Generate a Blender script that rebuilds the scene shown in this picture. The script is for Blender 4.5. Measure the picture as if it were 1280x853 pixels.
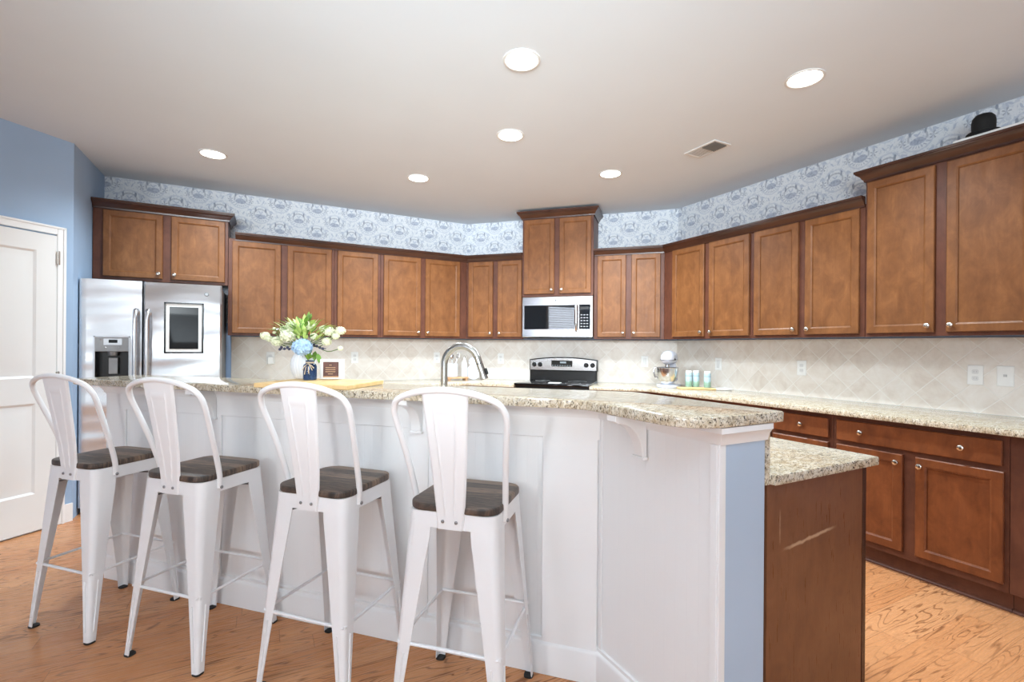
import bpy, bmesh, math, random
from mathutils import Matrix, Vector
R = math.radians
for o in list(bpy.data.objects): bpy.data.objects.remove(o, do_unlink=True)
scn = bpy.context.scene
col = scn.collection
r2 = math.sqrt(.5)

# ------------------------------------------------------------------ camera
HEAD, ROLL, EYE = 27.53, .0075, 1.2995
cam_d = bpy.data.cameras.new('camera'); cam = bpy.data.objects.new('camera', cam_d); col.objects.link(cam)
cam_d.sensor_width = 36; cam_d.lens = 596.69/1280*36; cam_d.shift_y = 6.68/1280; cam_d.clip_start = .05
cam.matrix_world = Matrix.Translation((0, 0, EYE)) @ Matrix.Rotation(R(-HEAD), 4, 'Z') @ Matrix.Rotation(R(90), 4, 'X') @ Matrix.Rotation(ROLL, 4, 'Z')
scn.camera = cam

# ------------------------------------------------------------------ world, daylight, added fill lamps, exposure
w = bpy.data.worlds.new('sky'); scn.world = w; w.use_nodes = True
w.node_tree.nodes['Background'].inputs[0].default_value = (.85, .93, 1, 1)
w.node_tree.nodes['Background'].inputs[1].default_value = .62
def area_light(name, loc, target, sx, sy, power, colr=(1, 1, 1)):
    d = bpy.data.lights.new(name, 'AREA'); d.shape = 'RECTANGLE'; d.size = sx; d.size_y = sy; d.energy = power; d.color = colr
    o = bpy.data.objects.new(name, d); col.objects.link(o); o.location = loc
    o.rotation_euler = (Vector(target)-Vector(loc)).to_track_quat('-Z', 'Y').to_euler()
    return o
area_light('daylight_patio_door', (-4.35, -2.5, 2.0), (1.0, 1.6, .6), 0.45, .45, 46, (.95, .98, 1))
f_ = area_light('ceiling_fill', (-.9, -1.5, 1.75), (1.3, 2.3, 4.6), 1.5, 1.0, 52, (.78, .91, 1)); f_.data.spread = R(88)  # unseen fill lamp added behind the camera to brighten the ceiling
f_ = area_light('kitchen_fill', (-1.3, -1.4, 2.2), (2.0, 4.6, 2.75), .9, .7, 16, (.86, .95, 1)); f_.data.spread = R(52)  # second added fill, lifts the far cabinets and tile
LAMP_POWER = [30, 100, 125, 85, 150, 155]; LAMP_COLOR = (.80, .93, 1)
vs = scn.view_settings
vs.view_transform = 'Standard'; vs.look = 'None'; vs.gamma = 1; vs.use_curve_mapping = False
vs.exposure = 0.68

# ------------------------------------------------------------------ node helpers and materials
def lin(c):
    return tuple(((v/255)/12.92 if v/255 <= .04045 else ((v/255+.055)/1.055)**2.4) for v in c)+(1,)
class NT:
    def __init__(s, name, rough=.5, metal=0, colr=(200, 200, 200), spec=.5):
        s.mat = bpy.data.materials.new(name); s.mat.use_nodes = True
        s.t = s.mat.node_tree; s.b = s.t.nodes['Principled BSDF']
        s.b.inputs['Roughness'].default_value = rough; s.b.inputs['Metallic'].default_value = metal
        s.b.inputs['Base Color'].default_value = lin(colr); s.b.inputs['Specular IOR Level'].default_value = spec
    def node(s, ty, **kw):
        n = s.t.nodes.new(ty)
        for k, v in kw.items(): setattr(n, k, v)
        return n
    def put(s, inp, v):
        if isinstance(v, (int, float)): inp.default_value = v
        elif isinstance(v, tuple): inp.default_value = v
        else: s.t.links.new(v, inp)
    def m(s, op, a, b=None, c=None):
        n = s.node('ShaderNodeMath', operation=op); s.put(n.inputs[0], a)
        if b is not None: s.put(n.inputs[1], b)
        if c is not None: s.put(n.inputs[2], c)
        return n.outputs[0]
    def obj(s): return s.node('ShaderNodeTexCoord').outputs['Object']
    def xyz(s, v):
        n = s.node('ShaderNodeSeparateXYZ'); s.put(n.inputs[0], v); return n.outputs
    def comb(s, x, y, z):
        n = s.node('ShaderNodeCombineXYZ')
        for i, v in enumerate((x, y, z)): s.put(n.inputs[i], v)
        return n.outputs[0]
    def scale(s, v, sc, rot=(0, 0, 0)):
        n = s.node('ShaderNodeMapping'); s.put(n.inputs[0], v); n.inputs['Scale'].default_value = sc; n.inputs['Rotation'].default_value = rot
        return n.outputs[0]
    def noise(s, v, scale, detail=3, rough=.5, dist=0):
        n = s.node('ShaderNodeTexNoise'); s.put(n.inputs['Vector'], v)
        n.inputs['Scale'].default_value = scale; n.inputs['Detail'].default_value = detail
        n.inputs['Roughness'].default_value = rough; n.inputs['Distortion'].default_value = dist
        return n.outputs['Fac']
    def ramp(s, f, stops, interp='LINEAR'):
        n = s.node('ShaderNodeValToRGB'); s.put(n.inputs[0], f); n.color_ramp.interpolation = interp
        e = n.color_ramp.elements
        while len(e) < len(stops): e.new(.5)
        for el, (p, c) in zip(e, stops): el.position = p; el.color = lin(c) if len(c) == 3 else c
        return n.outputs[0]
    def val(s, f, a, b, lo=0., hi=1.):      # map range, clamped
        n = s.node('ShaderNodeMapRange'); s.put(n.inputs[0], f)
        for i, v in zip((1, 2, 3, 4), (a, b, lo, hi)): n.inputs[i].default_value = v
        return n.outputs[0]
    def mix(s, f, a, b, blend='MIX'):
        n = s.node('ShaderNodeMix', data_type='RGBA', blend_type=blend)
        s.put(n.inputs[0], f); s.put(n.inputs[6], lin(a) if isinstance(a, tuple) and len(a) == 3 else a)
        s.put(n.inputs[7], lin(b) if isinstance(b, tuple) and len(b) == 3 else b)
        return n.outputs[2]
    def color(s, v): s.put(s.b.inputs['Base Color'], v)
    def rough(s, v): s.put(s.b.inputs['Roughness'], v)
    def bump(s, h, strength=.2, dist=.01):
        n = s.node('ShaderNodeBump'); n.inputs['Strength'].default_value = strength; n.inputs['Distance'].default_value = dist
        s.put(n.inputs['Height'], h); s.t.links.new(n.outputs[0], s.b.inputs['Normal'])
M = {}
def plain(name, c, rough=.5, metal=0, var=.04, sc=14, spec=.5):
    n = NT(name, rough, metal, c, spec); f = n.noise(n.obj(), sc, 2)
    a = tuple(max(0, v*(1-var)) for v in c); b = tuple(min(255, v*(1+var)) for v in c)
    n.color(n.ramp(f, [(.3, a), (.7, b)])); M[name] = n.mat; return n
plain('ceiling_paint', (214, 221, 227), .9, var=.006, sc=2)
plain('white_paint', (240, 240, 240), .35, var=.006, sc=3)
plain('door_paint', (232, 232, 231), .4, var=.006, sc=3)
plain('blue_paint', (156, 180, 208), .6, var=.015, sc=3)
plain('blue_end_paint', (182, 200, 220), .6, var=.015, sc=3)
plain('stool_metal', (238, 238, 239), .32, var=.008, sc=4)
plain('zinc', (150, 150, 152), .35, .9)
plain('nickel', (205, 200, 192), .22, 1)
plain('rubber', (30, 30, 30), .7)
plain('black_gloss', (10, 10, 11), .06)
n = plain('picture_black', (34, 34, 35), .04, spec=.1)
n = plain('mirror_black', (16, 16, 17), .03); n.b.inputs['IOR'].default_value = 1.62
plain('black_enamel', (14, 14, 15), .25)
plain('dark_gap', (14, 13, 13), .8)
plain('white_plastic', (243, 243, 241), .35, var=.01)
plain('socket_grey', (196, 196, 196), .5)
plain('white_ceramic', (226, 226, 225), .3, var=.01)
plain('lilac_enamel', (218, 221, 234), .2, var=.01)
plain('black_felt', (10, 11, 13), .75)
plain('leaf_green', (112, 150, 62), .5, var=.25, sc=30)
plain('leaf_light', (178, 202, 112), .5, var=.2, sc=30)
plain('stem_green', (92, 112, 60), .6)
plain('petal_cream', (236, 238, 206), .6, var=.07, sc=60)
plain('petal_blue', (172, 202, 238), .6, var=.12, sc=60)
plain('berry_navy', (62, 64, 88), .5)
plain('twine', (206, 186, 160), .9)
plain('brown_card', (84, 46, 36), .5, var=.2, sc=40)
plain('gilt_ink', (190, 150, 110), .5)
plain('grey_print', (120, 124, 128), .5)
plain('jar_lid', (246, 246, 244), .4)
plain('marble', (232, 229, 226), .2, var=.05)
plain('fridge_grey', (92, 94, 98), .45)
plain('panel_grey', (140, 141, 142), .35, .6)
plain('vent_metal', (214, 213, 210), .5, var=.01)
plain('vent_shade', (112, 110, 106), .7)  # shade inside the vent and on its louvers, as a flat grey

def mat_wood(name, c0, c1, c2, rough=.42, grain=1.0):
    n = NT(name, rough, spec=.35); v = n.obj()
    f = n.noise(n.scale(v, (7, 7, 4)), 1.8, 6, .65, .5)
    g = n.noise(n.scale(v, (60, 60, 4)), 1.5, 4, .6)
    a = n.ramp(f, [(.3, c0), (.5, c1), (.72, c2)])
    n.color(n.mix(n.val(g, .35, .75, .0, .32*grain), a, c0)); n.rough(n.val(g, .3, .7, rough-.05, rough+.1))
    M[name] = n.mat; return n
mat_wood('cabinet_wood', (106, 64, 32), (124, 78, 42), (142, 93, 53))
mat_wood('frame_wood', (80, 45, 32), (95, 55, 39), (108, 64, 46))
plain('crown_wood', (66, 39, 28), .26, var=.12, sc=5)
mat_wood('base_wood', (92, 48, 25), (116, 64, 35), (134, 77, 43), .34)
mat_wood('board_wood', (214, 178, 120), (226, 192, 136), (234, 204, 152), .5)
mat_wood('tray_wood', (196, 150, 112), (208, 164, 124), (220, 178, 138), .5)

# pale scrape on the island end panel
n = mat_wood('scuffed_panel_wood', (112, 70, 46), (124, 80, 53), (134, 88, 60), .3, .8); v = n.obj(); x, y, z = n.xyz(v)
base_c = n.b.inputs['Base Color'].links[0].from_socket
zl = n.m('SUBTRACT', z, n.m('ADD', .680, n.m('MULTIPLY', x, .09)))
msk = n.m('MULTIPLY', n.val(n.m('ABSOLUTE', n.m('ADD', zl, n.m('MULTIPLY', n.m('SUBTRACT', n.noise(v, 40, 2), .5), .012))), .002, .007, 1, 0), n.val(n.m('ABSOLUTE', n.m('ADD', x, .02)), .09, .15, 1, 0))
m2 = n.m('MULTIPLY', n.val(n.m('ABSOLUTE', n.m('ADD', x, .182)), .0015, .005, 1, 0), n.m('MULTIPLY', n.val(n.m('ABSOLUTE', n.m('SUBTRACT', z, .74)), .03, .06, 1, 0), n.noise(v, 60, 2)))
n.color(n.mix(n.m('MULTIPLY', n.m('MAXIMUM', msk, m2), .7), base_c, (206, 172, 140)))
n = NT('seat_wood', .45); v = n.obj(); x, y, z = n.xyz(v)
row = n.m('FLOOR', n.m('DIVIDE', y, .058))
wn = n.node('ShaderNodeTexWhiteNoise', noise_dimensions='1D'); n.put(wn.inputs['W'], row)
g = n.noise(n.scale(v, (7, 60, 7)), 1.8, 5, .65, .5)
g = n.m('ADD', n.m('MULTIPLY', g, .75), n.m('MULTIPLY', wn.outputs[0], .3))
n.color(n.ramp(g, [(.3, (48, 42, 39)), (.45, (92, 77, 67)), (.6, (136, 113, 94)), (.8, (156, 132, 112))])); M['seat_wood'] = n.mat

n = NT('granite', .12, spec=.55); v = n.obj()
sv = n.scale(v, (1, 1.7, 1), (0, 0, .6))
a = n.noise(sv, 22, 5, .7, 1.2); b = n.noise(sv, 62, 5, .75, 1.2); c = n.noise(sv, 120, 3, .65, .8)
base = n.ramp(a, [(.32, (176, 156, 126)), (.47, (206, 191, 165)), (.64, (228, 220, 203))])
s1 = n.mix(n.val(b, .53, .60, 0, .85), base, (112, 94, 74)); s2 = n.mix(n.val(c, .57, .63), s1, (58, 48, 42))
n.color(n.mix(n.val(b, .40, .33), s2, (236, 231, 221))); M['granite'] = n.mat

# diagonal stone tile, 15 cm
n = NT('stone_tile', .38); v = n.obj(); x, y, z = n.xyz(v)
zz = n.m('SUBTRACT', z, 1.011)
p = n.m('DIVIDE', n.m('ADD', x, zz), .207); q = n.m('DIVIDE', n.m('SUBTRACT', x, zz), .207)
def line(t): return n.m('ABSOLUTE', n.m('SUBTRACT', n.m('FRACT', n.m('ADD', t, .5)), .5))
d = n.m('MINIMUM', line(p), line(q))
wn = n.node('ShaderNodeTexWhiteNoise', noise_dimensions='2D'); n.put(wn.inputs['Vector'], n.comb(n.m('FLOOR', p), n.m('FLOOR', q), 0))
mott = n.noise(v, 9, 5, .65, .8)
mm = n.m('ADD', n.m('MULTIPLY', mott, .84), n.m('MULTIPLY', wn.outputs[0], .16))
tile = n.ramp(mm, [(.3, (220, 209, 198)), (.5, (233, 225, 216)), (.72, (241, 236, 230))])
n.color(n.mix(n.val(d, .012, .024), (242, 238, 232), tile)); n.bump(n.val(d, .008, .028), .25, .004); M['stone_tile'] = n.mat

# crab wallpaper over blue paint
n = NT('wallpaper', .7); v = n.obj(); x, y, z = n.xyz(v)
W, Hh = .345, .25
def ell(cx, cy, ax, ay, ux, uy):
    return n.m('SQRT', n.m('ADD', n.m('POWER', n.m('DIVIDE', n.m('SUBTRACT', ux, cx), ax), 2.), n.m('POWER', n.m('DIVIDE', n.m('SUBTRACT', uy, cy), ay), 2.)))
def sm(val, e0, e1): return n.val(val, e0, e1)
paper = lin((205, 212, 221)); colr = None; masks_d = []; leafy = []; masks_m = []; masks_l = []
warp = n.m('MULTIPLY', n.m('SUBTRACT', n.noise(v, 16, 2), .5), .022)
for ox, oz in ((0, 0), (W/2, Hh/2)):
    ux = n.m('MULTIPLY', n.m('SUBTRACT', n.m('FRACT', n.m('ADD', n.m('DIVIDE', n.m('ADD', x, ox), W), .5)), .5), W)
    uz = n.m('MULTIPLY', n.m('SUBTRACT', n.m('FRACT', n.m('ADD', n.m('DIVIDE', n.m('SUBTRACT', n.m('ADD', z, oz), 2.69), Hh), .5)), .5), Hh)
    au = n.m('ABSOLUTE', ux); aw = n.m('ADD', au, warp); zw = n.m('ADD', uz, warp)
    body = sm(ell(0, 0, .048, .025, aw, zw), 1.05, .9)
    shell = sm(n.m('ABSOLUTE', n.m('SUBTRACT', ell(0, -.004, .036, .017, aw, zw), .75)), .16, .05)
    arm = n.m('MULTIPLY', sm(n.m('ABSOLUTE', n.m('SUBTRACT', ell(0, .022, .054, .050, aw, uz), 1.)), .15, .07), sm(uz, .0, .012))
    claw = sm(ell(.043, .060, .008, .022, aw, zw), 1.15, .75)
    ang = n.m('ARCTAN2', uz, au)
    rr = ell(0, 0, 1, .62, aw, zw)
    legs = n.m('MULTIPLY', n.m('MULTIPLY', sm(n.m('SINE', n.m('MULTIPLY', ang, 17.)), .2, .75), sm(uz, .008, -.004)), n.m('MULTIPLY', sm(rr, .048, .053), sm(rr, .083, .074)))
    fx = n.m('ABSOLUTE', n.m('SUBTRACT', au, W/4)); fz = n.m('SUBTRACT', uz, .012)
    sprig = n.m('MULTIPLY', sm(n.m('SINE', n.m('ADD', n.m('MULTIPLY', n.m('ARCTAN2', fz, n.m('SUBTRACT', au, W/4)), 5.), 1.)), .1, .6), sm(ell(0, 0, .024, .028, fx, fz), 1., .8))
    for lx, lz, la in ((.100, .055, .9), (.128, -.045, -.8), (.150, .02, .5), (.085, -.075, -.4), (.165, -.085, .7)):
        ca, sa = math.cos(la), math.sin(la); du = n.m('SUBTRACT', aw, lx); dz = n.m('SUBTRACT', zw, lz)
        masks_l.append(sm(ell(0, 0, .006, .019, n.m('ADD', n.m('MULTIPLY', du, ca), n.m('MULTIPLY', dz, sa)), n.m('SUBTRACT', n.m('MULTIPLY', dz, ca), n.m('MULTIPLY', du, sa))), 1.1, .8))
    halo = sm(n.m('ABSOLUTE', n.m('SUBTRACT', ell(0, .018, .085, .082, aw, zw), 1.)), .10, .03)
    masks_d += [claw, n.m('MULTIPLY', arm, .6), n.m('MULTIPLY', sprig, .75)]; masks_m += [body, n.m('MULTIPLY', legs, .8)]; masks_l += [n.m('MULTIPLY', halo, .6)]
def mx(l):
    r = l[0]
    for k in l[1:]: r = n.m('MAXIMUM', r, k)
    return r
fl = n.noise(v, 42, 3, .6, 1.5)
c = n.mix(n.val(fl, .52, .60, 0, .6), (224, 228, 232), (182, 192, 205))
c = n.mix(mx(masks_l), c, (186, 195, 209)); 
c = n.mix(n.m('MULTIPLY', mx(masks_m), .82), c, n.ramp(n.noise(v, 60, 2), [(.35, (132, 143, 166)), (.65, (178, 187, 204))]))
c = n.mix(n.m('MULTIPLY', mx(masks_d), .78), c, (116, 127, 146))
blue = lin((150, 172, 205))
n.color(n.mix(n.val(z, 1.5, 1.501), blue, c)); M['wallpaper'] = n.mat

# oak strip floor, boards along x
n = NT('oak_floor', .27, spec=.3); v = n.obj(); x, y, z = n.xyz(v)
BW = .105
row = n.m('FLOOR', n.m('DIVIDE', y, BW))
w1 = n.node('ShaderNodeTexWhiteNoise', noise_dimensions='1D'); n.put(w1.inputs['W'], row)
xs = n.m('DIVIDE', n.m('ADD', x, n.m('MULTIPLY', w1.outputs[0], 3.)), 1.15)
idx = n.m('FLOOR', xs)
w2 = n.node('ShaderNodeTexWhiteNoise', noise_dimensions='2D'); n.put(w2.inputs['Vector'], n.comb(row, idx, 0))
rnd = w2.outputs[0]
gv = n.comb(n.m('MULTIPLY', x, 1.25), n.m('MULTIPLY', y, 10.), n.m('MULTIPLY', rnd, 40.))
h = n.noise(gv, 1.0, 2, .5, .6)
ringf = n.m('ABSOLUTE', n.m('SUBTRACT', n.m('FRACT', n.m('MULTIPLY', h, 15.)), .5))
ring = n.val(ringf, .02, .15, 1, 0)
fine = n.noise(n.comb(n.m('MULTIPLY', x, 9.), n.m('MULTIPLY', y, 160.), rnd), 1.2, 3, .6)
ba = n.mix(rnd, (200, 134, 86), (214, 154, 107))
ba = n.mix(n.val(fine, .4, .75, 0, .4), ba, (172, 120, 86))
ba = n.mix(n.m('MULTIPLY', ring, n.val(n.noise(v, 3, 2), .35, .6, .3, .9)), ba, (134, 86, 54))
ey = n.m('ABSOLUTE', n.m('SUBTRACT', n.m('FRACT', n.m('ADD', n.m('DIVIDE', y, BW), .5)), .5))
ex = n.m('ABSOLUTE', n.m('SUBTRACT', n.m('FRACT', n.m('ADD', xs, .5)), .5))
seam = n.m('MAXIMUM', n.val(ey, .008, .016, 1, 0), n.val(ex, .0008, .0018, 1, 0))
n.color(n.mix(n.m('MULTIPLY', seam, .55), ba, (120, 76, 50))); n.rough(n.val(fine, .3, .8, .2, .36)); M['oak_floor'] = n.mat

# brushed stainless
def steel(name, c, rough, wave=.02, stretch=(2, 2, 180)):
    n = NT(name, rough, 1, c); v = n.obj(); g = n.noise(n.scale(v, stretch), 2, 3)
    n.rough(n.val(g, .3, .7, rough-.012, rough+.015)); lo = n.noise(n.scale(v, (1.2, 1.2, 3.5)), 1.2, 1)
    n.bump(lo, .35, wave); M[name] = n.mat
steel('stainless', (218, 219, 222), .22, .09)
steel('steel_bright', (212, 212, 214), .2, .01)
steel('faucet_steel', (176, 174, 170), .24, .0)

def bead(name, dx, dy):
    n = NT(name, .38); v = n.obj(); x, y, z = n.xyz(v)
    t = n.m('ADD', n.m('MULTIPLY', x, dx), n.m('MULTIPLY', y, dy))
    f = n.m('ABSOLUTE', n.m('SUBTRACT', n.m('FRACT', n.m('DIVIDE', t, .045)), .5))
    n.color(n.mix(n.val(f, .0, .05, .06, 0), (241, 241, 241), (215, 215, 216))); n.bump(n.val(f, 0, .07), .14, .002); M[name] = n.mat
bead('beadboard_front', r2, -r2); bead('beadboard_side', 0, 1)

n = NT('flower_glass', .05, colr=(62, 92, 140)); n.b.inputs['Transmission Weight'].default_value = .7; n.b.inputs['IOR'].default_value = 1.35
f = n.noise(n.obj(), 20, 2); n.color(n.ramp(f, [(.3, (52, 80, 128)), (.7, (92, 124, 170))])); M['flower_glass'] = n.mat
n = NT('jar_print', .3); v = n.obj(); x, y, z = n.xyz(v)
c = n.ramp(n.m('DIVIDE', n.m('ADD', z, n.m('MULTIPLY', n.noise(v, 50, 2), .025)), .15), [(.0, (166, 196, 196)), (.18, (128, 160, 140)), (.40, (146, 176, 158)), (.47, (170, 196, 204)), (.7, (184, 206, 214)), (.75, (140, 166, 178)), (.88, (176, 198, 204))], 'LINEAR')
n.color(c); M['jar_print'] = n.mat
n = NT('ribbed_white', .35); v = n.obj(); x, y, z = n.xyz(v)
t = n.m('SINE', n.m('MULTIPLY', n.m('ARCTAN2', y, x), 28.)); n.color(n.mix(n.val(t, -1, 1, 0, .25), (228, 228, 231), (196, 199, 210))); n.bump(t, .3, .003); M['ribbed_white'] = n.mat
def emit(name, c, s):
    m = bpy.data.materials.new(name); m.use_nodes = True; t = m.node_tree
    b = t.nodes['Principled BSDF']; b.inputs['Base Color'].default_value = lin(c); b.inputs['Emission Color'].default_value = lin(c); b.inputs['Emission Strength'].default_value = s
    nz = t.nodes.new('ShaderNodeTexNoise'); nz.inputs['Scale'].default_value = 3
    mr = t.nodes.new('ShaderNodeMapRange'); mr.inputs[3].default_value = .45; mr.inputs[4].default_value = .5
    t.links.new(nz.outputs[0], mr.inputs[0]); t.links.new(mr.outputs[0], b.inputs['Roughness']); M[name] = m
emit('lamp_glow', (255, 252, 246), 9); emit('sky_glow', (236, 244, 255), 8); emit('clock_glow', (150, 160, 165), .15)

# ------------------------------------------------------------------ mesh helpers
def nb(): return bmesh.new()
def box(bm, lo, hi, bev=0, mtx=None, seg=1):
    t = bmesh.new(); bmesh.ops.create_cube(t, size=1)
    for v in t.verts: v.co = Vector(((lo[i]+hi[i])/2 + v.co[i]*(hi[i]-lo[i]) for i in range(3)))
    if bev: bmesh.ops.bevel(t, geom=t.edges[:], offset=bev, segments=seg, affect='EDGES', profile=.6)
    join(bm, t, mtx)
def join(bm, t, mtx=None):
    if mtx is not None: bmesh.ops.transform(t, matrix=mtx, verts=t.verts[:])
    vm = {v: bm.verts.new(v.co) for v in t.verts}
    for f in t.faces:
        try: bm.faces.new([vm[v] for v in f.verts])
        except ValueError: pass
    t.free()
def prism(bm, pts, z0, z1, bev=0, seg=2, mtx=None):
    t = bmesh.new(); a = [t.verts.new((p[0], p[1], z0)) for p in pts]; b = [t.verts.new((p[0], p[1], z1)) for p in pts]
    n = len(pts); t.faces.new(b); t.faces.new(a[::-1]); ed = []
    for i in range(n): t.faces.new((a[i], a[(i+1) % n], b[(i+1) % n], b[i]))
    bmesh.ops.recalc_face_normals(t, faces=t.faces[:])
    if bev:
        ee = [e for e in t.edges if abs(e.verts[0].co.z-e.verts[1].co.z) < 1e-6]
        bmesh.ops.bevel(t, geom=ee, offset=bev, segments=seg, affect='EDGES', profile=.5)
    join(bm, t, mtx)
def lathe(bm, prof, seg=24, mtx=None, cap=True):
    t = bmesh.new(); rings = []
    for r, z in prof: rings.append([t.verts.new((r*math.cos(2*math.pi*k/seg), r*math.sin(2*math.pi*k/seg), z)) for k in range(seg)])
    for a, b in zip(rings, rings[1:]):
        for k in range(seg): t.faces.new((a[k], a[(k+1) % seg], b[(k+1) % seg], b[k]))
    if cap:
        t.faces.new(rings[0][::-1]); t.faces.new(rings[-1])
    bmesh.ops.recalc_face_normals(t, faces=t.faces[:]); join(bm, t, mtx)
def spline(pts, n=8):
    P = [Vector(p) for p in pts]; out = []
    for i in range(len(P)-1):
        p0 = P[max(i-1, 0)]; p1 = P[i]; p2 = P[i+1]; p3 = P[min(i+2, len(P)-1)]
        for k in range(n):
            t = k/n; out.append(.5*((2*p1)+(p2-p0)*t+(2*p0-5*p1+4*p2-p3)*t*t+(3*p1-p0-3*p2+p3)*t**3))
    out.append(P[-1]); return out
def tube(bm, pts, r, seg=10, mtx=None, flat=None):
    P = [Vector(p) for p in pts]; t = bmesh.new(); rings = []
    up = Vector((0, 0, 1)) if abs((P[1]-P[0]).normalized().z) < .9 else Vector((1, 0, 0)); prev = None
    for i, p in enumerate(P):
        d = (P[min(i+1, len(P)-1)]-P[max(i-1, 0)]).normalized()
        s = d.cross(up if prev is None else prev.cross(d).normalized() if False else up)
        if prev is not None:
            s = prev - d*prev.dot(d)
        s.normalize(); prev = s; u = d.cross(s)
        rr = r[i] if isinstance(r, (list, tuple)) else r
        rings.append([t.verts.new(p+(s*math.cos(2*math.pi*k/seg)+u*math.sin(2*math.pi*k/seg)*(flat or 1))*rr) for k in range(seg)])
    for a, b in zip(rings, rings[1:]):
        for k in range(seg): t.faces.new((a[k], a[(k+1) % seg], b[(k+1) % seg], b[k]))
    t.faces.new(rings[0][::-1]); t.faces.new(rings[-1]); bmesh.ops.recalc_face_normals(t, faces=t.faces[:]); join(bm, t, mtx)
def sphere(bm, c, rx, ry=None, rz=None, seg=16, mtx=None):
    t = bmesh.new(); bmesh.ops.create_uvsphere(t, u_segments=seg, v_segments=max(6, seg//2), radius=1)
    for v in t.verts: v.co = Vector((c[0]+v.co.x*rx, c[1]+v.co.y*(ry or rx), c[2]+v.co.z*(rz or rx)))
    join(bm, t, mtx)
def link(name, bm, mat, parent=None, world=False, smooth=.6):
    bmesh.ops.recalc_face_normals(bm, faces=bm.faces[:])
    me = bpy.data.meshes.new(name)
    if world and parent is not None:
        bmesh.ops.translate(bm, verts=bm.verts[:], vec=-parent.location)
    bm.to_mesh(me); bm.free()
    me.shade_smooth(); me.set_sharp_from_angle(angle=smooth)
    me.materials.append(M[mat] if isinstance(mat, str) else mat)
    o = bpy.data.objects.new(name, me); col.objects.link(o)
    if parent is not None: o.parent = parent
    return o
def tag(o, label, cat, group=None):
    o['label'] = label; o['category'] = cat
    if group: o['group'] = group
    return o
def thing(name, label, cat, loc=(0, 0, 0), rz=0, group=None):
    o = bpy.data.objects.new(name, None); o.empty_display_size = .1; col.objects.link(o)
    o.location = loc; o.rotation_euler = (0, 0, R(rz)); return tag(o, label, cat, group)
def struct(name, bm, mat, label=None):
    o = link(name, bm, mat); o['kind'] = 'structure'
    if label: o['label'] = label
    return o
def dup(root, loc, rz, label, group=None):
    r = root.copy(); col.objects.link(r); r.location = loc; r.rotation_euler = (0, 0, R(rz)); r['label'] = label
    if group: r['group'] = group
    for ch in list(root.children):
        c = ch.copy(); col.objects.link(c); c.parent = r
        for g in list(ch.children):
            d = g.copy(); col.objects.link(d); d.parent = c
    return r
def rrect(w, h, r, n=5, cx=0, cy=0):
    out = []
    for sx, sy, a0 in ((1, 1, 0), (-1, 1, 90), (-1, -1, 180), (1, -1, 270)):
        for k in range(n+1):
            a = R(a0+90*k/n); out.append((cx+sx*(w/2-r)+r*math.cos(a), cy+sy*(h/2-r)+r*math.sin(a)))
    return out
def fillet(pts, radii, n=6):
    out = []; L = len(pts)
    for i in range(L):
        p = Vector(pts[i]); r = radii[i]
        if not r: out.append(tuple(p)); continue
        a = (Vector(pts[i-1])-p).normalized(); b = (Vector(pts[(i+1) % L])-p).normalized()
        half = a.angle(b)/2; d = r/math.tan(half); c = p+(a+b).normalized()*(r/math.sin(half))
        s = p+a*d-c; e = p+b*d-c; ang = s.angle_signed(e)
        for k in range(n+1):
            t = -ang*k/n; q = Vector((s.x*math.cos(t)-s.y*math.sin(t), s.x*math.sin(t)+s.y*math.cos(t))); out.append(tuple(c+q))
    return out

# ------------------------------------------------------------------ room shell
ZC = 2.762; C1 = 5.344; C3 = 3.865; S2 = 7.515
XB = S2-C1; YC = S2-C3; XR = -1.238; YR = 4.590
def slab(name, a, b, z0, z1, mat, t=.1, label=None):
    """wall from a to b, room on the right-hand side; local x along it, local y outwards"""
    a = Vector(a); b = Vector(b); L = (b-a).length; d = (b-a)/L
    bm = nb(); box(bm, (0, 0, z0), (L, t, z1)); o = struct(name, bm, mat, label)
    o.location = (a.x, a.y, 0); o.rotation_euler = (0, 0, math.atan2(d.y, d.x)); return o
bm = nb(); box(bm, (-4.7, -4.2, -.1), (4.1, 5.6, 0)); struct('floor', bm, 'oak_floor')
bm = nb(); box(bm, (-4.7, -4.2, ZC), (4.1, 5.6, ZC+.1)); struct('ceiling', bm, 'ceiling_paint')
slab('wall_back', (XR, C1), (XB, C1), 0, ZC, 'wallpaper')
slab('wall_back_right', (XB, C1), (C3, YC), 0, ZC, 'wallpaper')
slab('wall_right', (C3, YC), (C3, -1.2), 0, ZC, 'wallpaper')
slab('wall_alcove', (XR, YR), (XR, C1), 0, ZC, 'blue_paint')
DJ = Vector((-2.5, YR-(-XR)*0+(-2.5-XR)))   # far end of the diagonal door wall
slab('wall_left_door', DJ, (XR, YR), 0, ZC, 'blue_paint')
slab('wall_left_rear', (-4.6, DJ.y), DJ, 0, ZC, 'blue_paint')
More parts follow.
